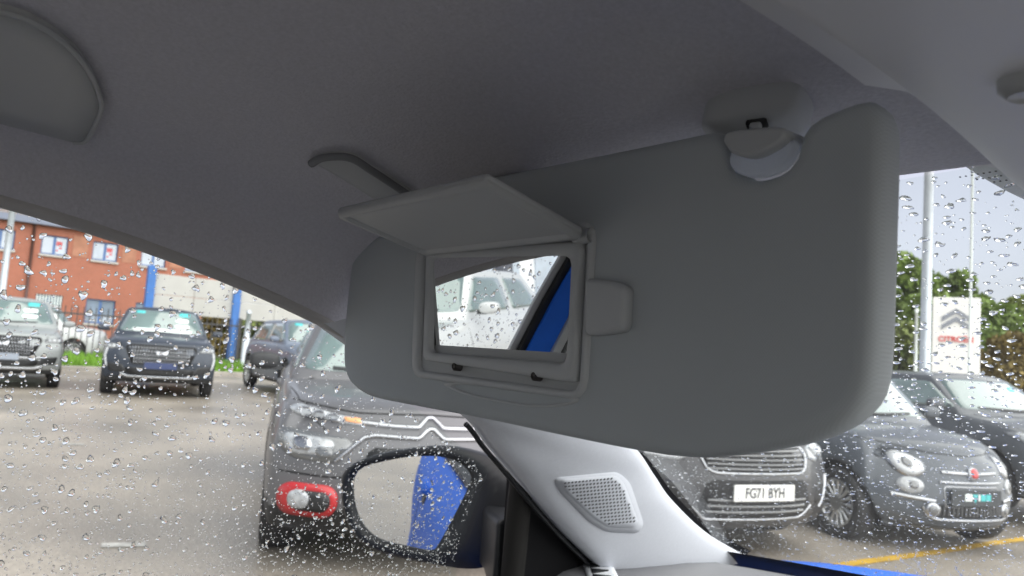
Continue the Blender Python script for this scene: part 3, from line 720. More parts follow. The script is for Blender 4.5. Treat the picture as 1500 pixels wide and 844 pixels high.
def make_car(name, label, loc, th, paint, L=4.3, W=.90, H=1.55, hood=1.0, lead=.88, belt=1.02, cowl=1.0, nose=(.10, .03, 0, .02, .05, .10), bow=.22, zb=.22, clad=.0,
             wr=.33, yf=.85, yr=None, rim='ten', ws_base=None, roof_front=1.75, roof_rear=None, tail_base=None, wroof=.60, group=None, glass=True, steer=0, tumble=(.94, .985, 1, .99, .93, .85), dz=0, mirror_m=None):
    c = Car(); yr = yr or L-.75; roof_rear = roof_rear or L-.75; tail_base = tail_base or L-.12; gb0 = ws_base or cowl
    c.root = thing(name, label, 'car', (loc[0], loc[1], gz(loc[1], loc[0])+dz), R(th), group)
    st = [(0, zb+.06, lead-.05, W*.90), (.07, zb+.02, lead, W*.955), (.30, zb, lead+(hood-lead)*.45, W*.985), (.65, zb, lead+(hood-lead)*.8, W), (cowl, zb, hood, W), (cowl+.35, zb, belt, W), (2.0, zb, belt, W),
          (L*.7, zb, belt+.02, W), (L-.45, zb, belt+.02, W*.98), (L-.1, zb+.03, belt-.02, W*.93), (L, zb+.12, belt-.12, W*.86)]
    def pos(i, j, k):
        y, b, t, w_ = st[j]; u = U9[i]; q = T6[k]; fade = max(0, 1-y/.9)**1.5
        z = b+q*(t-b)-.045*u*u*q**4*(1 if y < cowl+.1 else .2); 
        x = u*w_*tumble[k]; yy = y+bow*abs(u)**2.6*fade+(nose[k] if j == 0 else nose[k]*.45 if j == 1 else 0)
        if y > L-.6: yy -= .10*abs(u)**2.6*(y-L+.6)/.6
        return (x, yy, z)
    V, F = boxgrid(9, len(st), 6, pos)
    body = baked('body', V, F, [paint, WELL, DARK], c.root, [(yf, wr, wr+.055), (yr, wr, wr+.055)])
    for p in body.data.polygons:
        y, z = p.center.y, p.center.z
        d = min(abs(math.hypot(y-yy, z-wr)-wr-.055) for yy in (yf, yr))
        if d < .012 and abs(p.normal.x) < .6: p.material_index = 1
        elif z < zb+.03: p.material_index = 1
        elif z < clad: p.material_index = 2
    fs = [0, .07, .3, .62, .93, 1]; ts = [0, .14, .5, .86, 1]
    def gpos(i, j, k):
        u = U9[i]; t = ts[k]; f = fs[j]; y = (1-t)*(gb0+f*(tail_base-gb0))+t*(roof_front+f*(roof_rear-roof_front))
        wd = (1-t)*W*.90+t*wroof; x = u*wd
        y += (.16*u*u if f < .1 else -.08*u*u if f > .9 else 0)
        z = belt-.10+t*(H-belt+.10)-.05*u*u*t**3-(.05*abs(f-.45)**2*t)
        return (x, y, z)
    V, F = boxgrid(9, 6, 5, gpos); cab = baked('cabin', V, F, [paint], c.root)
    for o in (body, cab): o.data.shade_smooth()
    c.body, c.cab = body, cab
    c.bvh = bvh_of([body, cab]); c.front = hitter(c.bvh, lambda p: (p[0], -2, p[1]), lambda p: (0, 1, 0))
    c.side = {s: hitter(c.bvh, lambda p, s=s: (3*s, p[0], p[1]), lambda p, s=s: (-s, 0, 0)) for s in (-1, 1)}
    c.top = hitter(c.bvh, lambda p: (p[0], p[1], 3), lambda p: (0, 0, -1))
    wz0 = hood+.05; wz1 = H-.085
    xw = lambda z: (W*.90+(wroof-W*.90)*(z-belt+.1)/(H-belt+.1))
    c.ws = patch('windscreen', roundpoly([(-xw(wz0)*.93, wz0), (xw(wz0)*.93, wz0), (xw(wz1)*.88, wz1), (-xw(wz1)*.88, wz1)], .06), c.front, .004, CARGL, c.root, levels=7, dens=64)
    ribbon('wiper', [(-.55*W, wz0+.015), (0, wz0+.005), (.5*W, wz0+.02)], .022, c.front, .018, DARK, c.root, 16)
    for s in (-1, 1):
        m0, m1 = gb0+.55, tail_base-.50; mid = (m0+m1)/2
        r0_, r1_ = roof_front+.12, roof_rear-.18; b0 = belt+.03; t0 = H-.13
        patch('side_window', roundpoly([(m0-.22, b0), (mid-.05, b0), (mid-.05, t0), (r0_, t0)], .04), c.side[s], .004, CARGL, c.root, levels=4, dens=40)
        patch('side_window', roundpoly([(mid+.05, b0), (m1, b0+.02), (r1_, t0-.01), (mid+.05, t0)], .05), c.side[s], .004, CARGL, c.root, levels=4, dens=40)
        ribbon('door_gap', [(gb0+.20, belt-.02), (gb0+.15, .6), (gb0+.25, zb+.1)], .008, c.side[s], .0012, WELL, c.root, 16)
        ribbon('door_gap', [(mid, belt-.02), (mid+.02, .6), (mid, zb+.1)], .008, c.side[s], .0012, WELL, c.root, 16)
        patch('door_handle', rrect(mid-.16, belt-.12, .18, .035, .016), c.side[s], .02, paint, c.root, levels=2, dens=24)
        ribbon('bonnet_gap', [(s*W*.62, .16), (s*W*.80, .45), (s*W*.86, cowl*.95)], .007, c.top, .0012, WELL, c.root, 20)
        mv_, mf_ = boxgrid(3, 3, 3, lambda i, j, k: (s*(W+.06+(i-1)*.10), gb0+.42+(j-1)*.06, belt+.07+(k-1)*.065*(1.0 if (i == 1) else .8)))
        o = baked('door_mirror', mv_, mf_, [mirror_m or paint], c.root); o.data.shade_smooth()
        v, f = box_data((s*(W-.005), gb0+.40, belt+.03), (.10, .05, .04)); obj('mirror_stalk', v, f, DARK, o, smooth=False)
        for y in (yf, yr): wheel(c.root, s*(W-.115), y, wr, wr, rim, steer if y == yf else 0)
    box('underfloor', (0, L/2, zb+.03), (W*1.5, L*.8, .06), WELL, c.root)
    return c
def fp(c, name, pts, m, off=.006, dome=0, levels=3, parent=None, r=0, dens=32):
    return patch(name, roundpoly(pts, r) if r else pts, c.front, off, m, parent or c.root, levels=levels, dome=dome, dens=dens)
def fr_(c, name, pts, wd, m, off=.008, parent=None, n=30, closed=False): return ribbon(name, pts, wd, c.front, off, m, parent or c.root, n, closed)
def mir(pts): return [(-x, z) for x, z in pts]
def plate(c, z, txt=None, m=PLATE, w_=.52, h=.111, y0=None, tm=PLATEK):
    y = min(c.front((x, z))[0].y for x in (-.2, 0, .2)) - .006
    p = box('number_plate', (0, y-.007, z), (w_, .014, h), m, c.root, .004)
    if txt:
        me = text_mesh(txt, .098, .0008, .0022, .80); me.transform(Matrix.Rotation(R(90), 4, 'X')); me.transform(Matrix.Translation((0, y-.0158, z-.002)))
        letters(me, tm, p)
    return p, y
def sheets(c, lst):
    for x, z, w_, h, m in lst:
        patch('windscreen_sticker', rrect(x, z, w_, h, min(w_, h)*.3), c.front, .008, m, c.ws, levels=2, dens=24)

def paint(name, col, metal=.12, rough=.42): return mat(name, col, rough, metal=metal, coat=.4, spec=.3, var=.06, vscale=3, bump=.02, bscale=300)
P_C3 = paint('grey metallic paint', (.115, .115, .122)); P_FI = paint('slate grey paint', (.075, .085, .10)); P_PE = paint('dark grey paint', (.038, .038, .042)); P_DN = paint('night blue paint', (.032, .04, .056))
P_DG = paint('pale grey paint', (.27, .285, .285)); P_D3 = paint('steel blue paint', (.13, .155, .205)); P_RG = paint('mid grey paint', (.085, .092, .104)); P_BK = paint('black paint', (.02, .02, .022))

# --- small crossover with double chevron bars
c = make_car('parked_car', 'grey hatchback with double chrome chevron bars and red ringed fog lamp beside the door mirror', (-3.44, 2.31), 67.5, P_C3, L=4.0, W=.875, H=1.48, hood=1.0, lead=.90, belt=1.02, cowl=1.0, bow=.26, zb=.19, clad=.36, wr=.325, yf=.80, roof_front=1.65, wroof=.58, nose=(.09, .01, 0, .0, .05, .12), mirror_m=DARK, group='cars parked facing the road')
k = 1
for s in (-1, 1):
    q = (lambda p: p) if s == -1 else mir
    o = fp(c, 'running_light', q([(-.76, .865), (-.70, .885), (-.46, .845), (-.36, .835), (-.36, .805), (-.50, .810), (-.72, .835)]), LAMP, .010, .003, r=.01)
    for x in (-.66, -.585, -.51): ribbon('light_loop', q(rrect(x, .848-.12*(x+.66), .058, .036, .014)), .010, c.front, .020, CHROME, o, 24, True)
    patch('turn_signal', q(roundpoly([(-.46, .838), (-.37, .83), (-.37, .808), (-.46, .813)], .006)), c.front, .018, ORANGE, o, levels=2, dens=20)
    o = fp(c, 'headlight_recess', q([(-.80, .745), (-.78, .765), (-.44, .735), (-.40, .70), (-.52, .60), (-.72, .615), (-.79, .66)]), LAMPD, .008, r=.03)
    patch('headlight', q(roundpoly([(-.765, .735), (-.52, .72), (-.50, .69), (-.56, .64), (-.71, .635), (-.76, .67)], .03)), c.front, .020, LAMP, o, levels=3, dens=32, dome=.006)
    patch('headlight_bowl', q(rrect(-.55, .655, .08, .05, .02)), c.front, .032, LAMPD, o, levels=2, dens=20)
    patch('headlight_bowl', q(rrect(-.66, .685, .09, .06, .025)), c.front, .034, CHROME, o, levels=2, dens=20)
    o = fp(c, 'fog_surround', q(rrect(-.62, .405, .30, .165, .07)), RED, .022, .004, levels=3, dens=48)
    patch('fog_recess', q(rrect(-.60, .405, .20, .10, .045)), c.front, .034, DARK, o, levels=2, dens=32)
    patch('fog_lamp', q(rrect(-.655, .41, .105, .095, .045)), c.front, .040, LAMP, o, levels=3, dens=32, dome=.008)
chev = [(-.37, .82), (-.20, .81), (-.07, .81), (-.015, .862), (.015, .862), (.07, .81), (.20, .81), (.37, .82)]
fr_(c, 'chevron_bar', chev, .020, CHROME, .016, n=80)
low = [(-.50, .615), (-.36, .745), (-.30, .76), (-.07, .755), (-.015, .805), (.015, .805), (.07, .755), (.30, .76), (.36, .745), (.50, .615)]
fr_(c, 'chevron_bar', low, .020, CHROME, .016, n=90)
fr_(c, 'bonnet_edge_gap', [(-.74, .905), (-.4, .868), (0, .878), (.4, .868), (.74, .905)], .008, WELL, .002)
fp(c, 'grille', [(-.32, .70), (.32, .70), (.36, .62), (.30, .58), (-.30, .58), (-.36, .62)], DARK, .006, r=.03)
fp(c, 'lower_grille', [(-.40, .47), (.40, .47), (.46, .33), (.40, .28), (-.40, .28), (-.46, .33)], DARK, .008, r=.03)
for z in (.33, .37, .41): fr_(c, 'grille_slat', [(-.40, z), (.40, z)], .012, WELL, .014)
fr_(c, 'bumper_crease', [(-.84, .54), (-.5, .53), (-.3, .56), (.3, .56), (.5, .53), (.84, .54)], .012, WELL, .001)
plate(c, .52, m=PLATE)
sheets(c, [(-.42, 1.33, .14, .05, TEAL), (-.1, 1.12, .5, .04, PAPER)])

# --- dark saloon with the legible number plate
c = make_car('parked_car', 'dark grey car with plate FG71 BYH and chrome framed grille', (-2.95, 4.76), 73, P_PE, L=4.4, W=.91, H=1.47, hood=.96, lead=.84, belt=.99, cowl=1.1, bow=.26, zb=.18, wr=.32, yf=.9, roof_front=1.85, group='cars parked facing the road')
hexp = [(-.44, .775), (.44, .775), (.475, .74), (.43, .625), (.37, .60), (-.37, .60), (-.43, .625), (-.475, .74)]
g_ = fp(c, 'grille', hexp, WELL, .004, r=.02)
for z in (.63, .66, .69, .72, .75): fr_(c, 'grille_slat', [(-.42, z), (.42, z)], .012, LAMPD, .010, g_)
fr_(c, 'grille_frame', roundpoly(hexp, .03), .017, CHROME, .018, n=80, closed=True)
lg = fp(c, 'lower_grille', [(-.42, .555), (.42, .555), (.50, .36), (.42, .30), (-.42, .30), (-.50, .36)], WELL, .004, r=.03)
for z in (.34, .38, .42): fr_(c, 'grille_slat', [(-.42, z), (.42, z)], .014, LAMPD, .012, lg)
fr_(c, 'bumper_strip', [(-.52, .37), (-.42, .285), (.42, .285), (.52, .37)], .010, CHROME, .010)
plate(c, .475, 'FG71 BYH')
for s in (-1, 1):
    q = (lambda p: p) if s == -1 else mir
    o = fp(c, 'headlight', q([(-.86, .80), (-.56, .765), (-.52, .70), (-.62, .665), (-.84, .70)]), LAMP, .010, .004, r=.03)
    patch('headlight_bowl', q(rrect(-.66, .725, .09, .06, .03)), c.front, .022, LAMPD, o, levels=2, dens=20)
    patch('headlight_bowl', q(rrect(-.77, .735, .07, .05, .02)), c.front, .022, CHROME, o, levels=2, dens=20)
    fr_(c, 'running_light_strip', q([(-.80, .56), (-.74, .40), (-.70, .33)]), .035, CHROME, .012, n=14)
    fp(c, 'side_intake', q([(-.76, .53), (-.60, .52), (-.58, .38), (-.70, .36)]), DARK, .004, r=.03)
fr_(c, 'bonnet_edge_gap', [(-.78, .835), (-.4, .80), (0, .795), (.4, .80), (.78, .835)], .008, WELL, .002)
sheets(c, [(.36, 1.30, .14, .05, TEAL)])

# --- small round-lamped city car
c = make_car('parked_car', 'slate grey retro city car with round headlights, chrome whiskers and red badge', (-2.33, 6.78), 67, P_FI, L=3.55, W=.81, H=1.49, hood=.98, lead=.85, belt=1.0, cowl=.92, bow=.32, zb=.17, wr=.30, yf=.66, yr=2.95, rim='multi', roof_front=1.45, wroof=.56, nose=(.06, .0, 0, .02, .07, .14), tumble=(.93, .985, 1, .985, .90, .78), group='cars parked facing the road', steer=R(0))
def circ(x, z, a, b=None, n=28): return [(x+a*math.cos(2*math.pi*i/n), z+(b or a)*math.sin(2*math.pi*i/n)) for i in range(n)]
for s in (-1, 1):
    o = fp(c, 'headlight', circ(s*.485, .70, .105, .095), CHROME, .012, .004)
    patch('headlight_lens', np.array(circ(s*.485, .70, .088, .08)), c.front, .018, mat('clear lamp glass', (.60, .62, .64), .12, spec=.8, coat=1, var=.3, vscale=18), o, levels=3, dens=28, dome=.010)
    patch('headlight_bulb', np.array(circ(s*.485, .70, .030)), c.front, .034, LAMPD, o, levels=2, dens=20)
    o = fp(c, 'lower_lamp', circ(s*.50, .545, .085, .062), LAMP, .012, .008)
    patch('lamp_bowl', np.array(circ(s*.48, .547, .03)), c.front, .026, LAMPD, o, levels=2, dens=18)
    fr_(c, 'bumper_strip', [(s*.62, .465), (s*.34, .435)], .030, CHROME, .014, n=14)
    o = fp(c, 'fog_lamp', circ(s*.36, .37, .052), CHROME, .022, .0)
    patch('fog_lens', np.array(circ(s*.36, .37, .036)), c.front, .028, LAMPD, o, levels=2, dens=20, dome=.004)
    fr_(c, 'whisker', [(s*.055, .655), (s*.27, .66)], .024, CHROME, .016, n=14)
fr_(c, 'badge_bar', [(-.30, .585), (.30, .585)], .018, CHROME, .014)
b_ = fp(c, 'badge', circ(0, .655, .048), CHROME, .022, .004)
patch('badge_disc', np.array(circ(0, .655, .036)), c.front, .030, RED, b_, levels=2, dens=24, dome=.003)
lg = fp(c, 'lower_grille', [(-.37, .415), (.37, .415), (.40, .37), (.34, .315), (-.34, .315), (-.40, .37)], WELL, .006, r=.03)
for i in range(18):
    x = -.31+i*.0365
    fr_(c, 'grille_bar', [(x, .33), (x, .405)], .010, LAMPD, .013, lg, n=5)
fr_(c, 'bumper_strip', [(-.43, .39), (-.40, .325), (-.33, .298), (.33, .298), (.40, .325), (.43, .39)], .015, CHROME, .020, n=50)
fr_(c, 'bonnet_edge_gap', [(-.66, .87), (-.3, .80), (0, .785), (.3, .80), (.66, .87)], .007, WELL, .002)
fr_(c, 'chrome_sill', [(-.60, .245), (0, .225), (.60, .245)], .02, DARK, .006)
p_, y_ = plate(c, .475, m=mat('plate holder black', (.03, .035, .04), .4), w_=.50, h=.13)
for nm, x, w_, h_, m_ in (('plate_emblem', -.085, .07, .055, PAPER), ('plate_bar', .022, .016, .05, PAPER), ('plate_block', .062, .05, .05, TEAL), ('plate_block', .115, .045, .05, TEAL)):
    v, f = box_data((x, y_-.0155, .48), (w_, .003, h_)); obj(nm, v, f, m_, p_, smooth=False)
obj('plate_arrow', [(x, y_-.0155-d, z) for d in (0, .002) for x, z in ((-.045, .506), (.008, .506), (-.018, .435))], [(0, 1, 2), (3, 4, 5), (0, 1, 4, 3), (1, 2, 5, 4), (2, 0, 3, 5)], TEAL, p_, smooth=False)
fr_(c, 'plate_surround', rrect(0, .475, .53, .155, .01), .012, CHROME, .006, n=60, closed=True)
sheets(c, [(-.10, 1.345, .20, .05, TEAL), (-.30, 1.14, .16, .09, TEAL)])

# --- grey hatch beyond it
c = make_car('parked_car', 'mid grey hatchback standing beyond the round headlight city car', (-2.0, 9.7), 66, P_RG, dz=.10, L=4.1, W=.88, H=1.47, hood=1.0, lead=.86, belt=1.02, cowl=1.0, bow=.30, zb=.19, wr=.32, yf=.82, roof_front=1.7, group='cars parked facing the road')
for s in (-1, 1):
    q = (lambda p: p) if s == -1 else mir
    o = fp(c, 'headlight', q([(-.82, .86), (-.60, .83), (-.46, .74), (-.58, .70), (-.80, .76)]), LAMP, .010, .006, r=.03)
    patch('headlight_bowl', q(rrect(-.66, .775, .09, .07, .03)), c.front, .022, CHROME, o, levels=2, dens=20)
fp(c, 'grille', [(-.40, .70), (.40, .70), (.46, .45), (.36, .36), (-.36, .36), (-.46, .45)], DARK, .006, r=.03)
plate(c, .50); sheets(c, [(.3, 1.3, .12, .05, TEAL)])

# --- three premium SUVs in the far row
def suv(label, loc, th, pt, fang, dark_plate):
    c = make_car('parked_suv', label, loc, th, pt, L=4.57, W=.94, H=1.64, hood=1.09, lead=.96, belt=1.10, cowl=1.1, bow=.24, zb=.25, clad=.34, wr=.37, yf=.88, roof_front=1.95, wroof=.63, nose=(.10, .02, 0, .0, .04, .10), group='suvs parked in front of the railings')
    gp_ = [(-.54, .91), (.54, .91), (.58, .86), (.46, .58), (-.46, .58), (-.58, .86)]
    g_ = fp(c, 'grille', gp_, WELL, .005, r=.02)
    for i in range(23):
        x = -.50+i*.0455
        for a in range(5):
            z = .60+a*.06; xx = x*(.82+.20*(z-.6)/.3)+(.011 if a % 2 else -.011)
            fr_(c, 'grille_stud', [(xx, z), (xx*1.02, z+.040)], .012, mat('dull chrome', (.42, .43, .45), .3, metal=1), .014, g_, n=3)
    fr_(c, 'grille_frame', roundpoly(gp_, .03), .008, DARK, .012, n=60, closed=True)
    fp(c, 'emblem', [(-.11, .83), (-.05, .80), (0, .77), (.05, .80), (.11, .83), (.09, .74), (0, .76), (-.09, .74)], CHROME, .022)
    for s in (-1, 1):
        q = (lambda p: p) if s == -1 else mir
        o = fp(c, 'headlight', q([(-.90, .93), (-.64, .88), (-.60, .82), (-.88, .82)]), LAMPD, .008, .003, r=.02)
        for x in (-.69, -.76, -.83): patch('headlight_module', q(rrect(x, .862, .05, .045, .015)), c.front, .018, LAMP, o, levels=2, dens=16)
        if fang: fr_(c, 'running_light_strip', q([(-.86, .83), (-.885, .70), (-.86, .58), (-.84, .52)]), lambda t: .045-.02*t, LAMP, .016, n=16)
        else: fr_(c, 'running_light_strip', q([(-.58, .56), (-.40, .545), (-.2, .555)]), .03, CHROME, .012, n=16)
        fp(c, 'side_intake', q([(-.84, .58), (-.60, .56), (-.50, .42), (-.80, .44)]), DARK, .005, r=.02)
    lg = fp(c, 'lower_grille', [(-.58, .52), (.58, .52), (.50, .40), (-.50, .40)], DARK, .007, r=.02)
    fr_(c, 'bumper_strip', [(-.62, .40), (-.5, .355), (.5, .355), (.62, .40)], .045, CHROME, .012)
    plate(c, .56, m=mat('show plate blue', (.03, .045, .12), .4) if dark_plate else mat('show plate grey', (.25, .28, .33), .4))
    sheets(c, [(.38, 1.50, .20, .07, TEAL), (.34, 1.38, .24, .07, PAPER), (.34, 1.27, .26, .06, PAPER), (-.40, 1.51, .16, .05, TEAL)])
    return c
c = suv('night blue suv with chrome studded grille and pink lettered windscreen strip', (-14.0, 3.62), 77, P_DN, True, True)
patch('price_strip', rrect(0, 1.165, 1.05, .05, .01), c.front, .02, PAPER, c.root, levels=2, dens=40)
suv('pale grey suv with grey show plate parked nearest the brick wall downpipe', (-15.4, 1.42), 83, P_DG, False, False)
suv('steel blue suv turned side on between blue sign post and grey hatchback', (-13.8, 7.0), 84, P_D3, True, False)

# --- white cars
c = make_car('parked_car', 'white hatchback with teal windscreen sticker, seen in the vanity mirror', (-5.8, -2.1), 149, WHITEP, L=4.2, W=.90, H=1.55, hood=1.03, lead=.9, belt=1.04, cowl=1.0, roof_front=1.7, wr=.33)
for s in (-1, 1):
    q = (lambda p: p) if s == -1 else mir
    fp(c, 'headlight', q([(-.82, .88), (-.60, .85), (-.52, .76), (-.80, .74)]), LAMP, .010, .006, r=.03)
sheets(c, [(-.40, 1.42, .2, .06, TEAL), (.3, 1.40, .2, .06, TEAL)]); plate(c, .5)
patch('bonnet_sticker', roundpoly([(-.55, .45), (-.42, .45), (-.42, .75), (-.55, .75)], .03), c.top, .004, TEAL, c.root, levels=2)
c = make_car('parked_car', 'white car behind the railings by the brick wall', (-28.5, 5.6), 160, WHITEP, L=4.2, W=.90, H=1.75, hood=1.15, lead=1.0, belt=1.12, cowl=1.0, roof_front=1.6, wr=.33)
fp(c, 'tail_light', [(.70, 1.0), (.86, 1.0), (.86, .8), (.72, .8)], RED, .01)
c = make_car('parked_car', 'black car standing behind the blue car, seen in the door mirror', (-3.6, -8.5), 178, P_BK, L=4.3, W=.90, H=1.5, roof_front=1.75)
plate(c, .5)
for s in (-1, 1): fp(c, 'headlight', [(s*.8, .82), (s*.55, .79), (s*.52, .72), (s*.78, .72)], LAMP, .01, .004, r=.02)

# ------------------------------------------------------------------ brick building, boards, fence, verge
BX = -40.0
BRICK = mat('red brick', (.35, .125, .078), .85, var=.28, vscale=1.2, bump=.3, bscale=20, bdist=.02)
def _brick():
    n = BRICK.node_tree; b = n.nodes['Principled BSDF']; tc = n.nodes.new('ShaderNodeTexCoord'); mpg = n.nodes.new('ShaderNodeMapping'); mpg.inputs['Rotation'].default_value = (0, R(90), R(90))
    bt = n.nodes.new('ShaderNodeTexBrick'); bt.inputs['Scale'].default_value = 4.4; bt.inputs['Color1'].default_value = (.39, .135, .085, 1); bt.inputs['Color2'].default_value = (.30, .105, .066, 1); bt.inputs['Mortar'].default_value = (.32, .22, .17, 1); bt.inputs['Mortar Size'].default_value = .014
    n.links.new(tc.outputs['Object'], mpg.inputs[0]); n.links.new(mpg.outputs[0], bt.inputs['Vector']); mix = n.nodes.new('ShaderNodeMix'); mix.data_type = 'RGBA'; mix.inputs[0].default_value = .6
    src = b.inputs['Base Color'].links[0].from_socket; n.links.new(src, mix.inputs[6]); n.links.new(bt.outputs[0], mix.inputs[7]); n.links.new(mix.outputs[2], b.inputs['Base Color'])
_brick()
WFR = mat('blue window frame', (.05, .12, .30), .4); PANE = mat('pale window pane', (.24, .30, .38), .08, spec=1, coat=1, var=.3, vscale=1.5)
bl = thing('brick_building', 'two storey red brick building with blue framed windows behind the railings', 'building', (BX, 6, 0))
y0, y1, ztop = -9.0, at(318, 430, 0, BX).y, 5.55
rects = []
for px0, py0, px1, py1 in ((62, 343, 98, 376), (137, 354, 171, 387), (207, 374, 241, 402), (53, 430, 88, 470), (127, 437, 166, 476), (-14, 332, 20, 360)):
    a = at(px0, py0, 0, BX); b = at(px1, py1, 0, BX); rects.append((a.y, b.y, min(a.z, b.z), max(a.z, b.z)))
pit = rects[1][0]-rects[0][0]
for k in (1,): rects.append((rects[2][0]+pit*k, rects[2][1]+pit*k, rects[0][2], rects[0][3]))
for k in (2,): rects.append((rects[3][0]+pit*k, rects[3][1]+pit*k, rects[3][2], rects[3][3]))
for i in (0, 1, 2): rects[i] = (rects[i][0], rects[i][1], rects[0][2], rects[0][3])
rects[5] = (rects[0][0]-pit, rects[0][1]-pit, rects[0][2], rects[0][3])
yc = sorted({y0, y1, *[r[0] for r in rects], *[r[1] for r in rects]}); zc = sorted({-.3, ztop, *[r[2] for r in rects], *[r[3] for r in rects]})
V, F = [], []
for i in range(len(yc)-1):
    for j in range(len(zc)-1):
        ym, zm = (yc[i]+yc[i+1])/2, (zc[j]+zc[j+1])/2
        if any(r[0] < ym < r[1] and r[2] < zm < r[3] for r in rects): continue
        k = len(V); V += [(0, yc[i]-6, zc[j]), (0, yc[i+1]-6, zc[j]), (0, yc[i+1]-6, zc[j+1]), (0, yc[i]-6, zc[j+1])]; F.append((k, k+1, k+2, k+3))
for a, b, c0, d in rects:                           # reveals
    k = len(V); V += [(0, a-6, c0), (0, b-6, c0), (0, b-6, d), (0, a-6, d), (-.2, a-6, c0), (-.2, b-6, c0), (-.2, b-6, d), (-.2, a-6, d)]
    F += [(k+i, k+(i+1) % 4, k+4+(i+1) % 4, k+4+i) for i in range(4)]
for yy in (y0, y1):
    k = len(V); V += [(0, yy-6, -.3), (-9, yy-6, -.3), (-9, yy-6, ztop), (0, yy-6, ztop)]; F.append((k, k+1, k+2, k+3))
obj('wall', V, F, BRICK, bl, smooth=False)
for n_, (a, b, c0, d) in enumerate(rects):
    wn = box('window', (-.16, (a+b)/2-6, (c0+d)/2), (.03, b-a-.01, d-c0-.01), WFR, bl)
    h_ = (b-a)/2
    for s in (-1, 1): box('pane', (-.138, (a+b)/2-6+s*h_*.5, (c0+d)/2), (.02, h_-.12, d-c0-.14), PANE, wn)
    box('sill', (.03, (a+b)/2-6, c0-.05), (.16, b-a+.1, .09), mat('stone sill', (.45, .42, .38), .8), wn)
    if n_ in (3,):
        for q in range(9): box('window_bar', (-.06, a-6+(b-a)*(q+.5)/9, (c0+d)/2), (.03, .05, d-c0), PAPER, wn)
for n_ in (0, 1):
    a, b, c0, d = rects[n_]
    for dy, dz_, sy, sz in ((.68, .62, .22, .22), (.74, .40, .10, .10), (.62, .26, .08, .08)):
        k = (a+b)/2; box('window_poster', (-.122, a+(b-a)*dy-6, c0+(d-c0)*dz_), (.006, (b-a)*sy, (d-c0)*sz), RED, bl)
box('fascia', (.15, (y0+y1)/2-6, ztop+.14), (.5, y1-y0, .30), mat('slate blue fascia', (.16, .18, .24), .5), bl)
V = [(.35, y0-6.2, ztop+.28), (.35, y1-5.8, ztop+.28), (-5, y1-5.8, ztop+2.2), (-5, y0-6.2, ztop+2.2), (-9.4, y0-6.2, ztop+.3), (-9.4, y1-5.8, ztop+.3)]
obj('roof', V, [(0, 1, 2, 3), (3, 2, 5, 4)], mat('roof tiles', (.20, .17, .16), .8, var=.3, vscale=4), bl, smooth=False)
dpy = at(42, 400, 0, BX).y
tube('downpipe', [(.08, dpy-6, 0), (.08, dpy-6, ztop)], .06, mat('downpipe brown', (.10, .05, .045), .5), bl, 10)
for i in (0, 1, 2):
    a = rects[i][1]; b = rects[i][0]+pit; box('render_panel', (.012, (a+b)/2-6, (rects[0][2]+rects[0][3])/2+.1), (.02, (b-a)*.62, (rects[0][3]-rects[0][2])*1.1), mat('weathered brick', (.42, .20, .13), .9, var=.3, vscale=3), bl)

KX = -22.0; FX = -25.0
GRB = mat('verge soil', (.10, .12, .035), .95, var=.4, vscale=2)
vg = obj('verge', [(-140, -60, .10), (KX-.12, -60, .10), (KX-.12, 60, .10), (-140, 60, .10)], [(0, 1, 2, 3)], GRB, smooth=False); props(vg, kind='structure')
kb = box('kerb', (KX, 0, .035), (.24, 120, .16), mat('kerb concrete', (.36, .33, .29), .8, var=.3, vscale=3), None, .02); props(kb, kind='structure')
# grass blades on the verge
gn = 26000; gx = RNG.uniform(KX-4.5, KX-.15, gn); gyy = RNG.uniform(-2, 16, gn); gh = RNG.uniform(.10, .34, gn)*(1-.45*(gx > KX-.6)); ga = RNG.uniform(0, math.pi, gn); lx = RNG.normal(0, .06, gn); ly = RNG.normal(0, .06, gn)
gv = np.zeros((gn, 3, 3)); gw = .02
gv[:, 0] = np.stack((gx-np.cos(ga)*gw, gyy-np.sin(ga)*gw, np.full(gn, .09)), 1); gv[:, 1] = np.stack((gx+np.cos(ga)*gw, gyy+np.sin(ga)*gw, np.full(gn, .09)), 1); gv[:, 2] = np.stack((gx+lx, gyy+ly, .09+gh), 1)
def tri_obj(name, arr, m, parent=None, k=3):
    n = arr.shape[0]; me = bpy.data.meshes.new(name); me.vertices.add(n*k); me.vertices.foreach_set('co', arr.reshape(-1).astype(np.float32)); me.loops.add(n*k); me.loops.foreach_set('vertex_index', np.arange(n*k, dtype=np.int32))
    me.polygons.add(n); me.polygons.foreach_set('loop_start', np.arange(0, n*k, k, dtype=np.int32)); me.polygons.foreach_set('loop_total', np.full(n, k, np.int32)); me.materials.append(m); me.update(); me.validate()
    o = bpy.data.objects.new(name, me); COL.objects.link(o); o.parent = parent; return o
GRS = mat('grass green', (.20, .40, .035), .7, var=.5, vscale=1.2)
o = tri_obj('grass', gv, GRS); props(o, 'bright green grass along the verge below the railings', 'grass', kind='stuff')
# railings
IRON = mat('dark iron', (.04, .038, .038), .5)
fn = thing('railings', 'dark upright metal railings along the grass verge', 'fence', (FX, 6, .10))
pk = None
for i in range(110):
    y = -9+i*.16
    if pk is None:
        pk = tube('picket', [(0, y, 0), (0, y, 1.55), (0, y, 1.62)], [.016, .016, .004], IRON, fn, 6); y00 = y
    else:
        q = pk.copy(); COL.objects.link(q); q.parent = fn; q.location = (0, y-y00, 0)
for z in (.18, 1.38): box('rail', (0, -.2, z), (.04, 17.8, .05), IRON, fn)
for i in range(7): box('fence_post', (.02, -9.08+i*2.96, .80), (.07, .07, 1.7), IRON, fn)
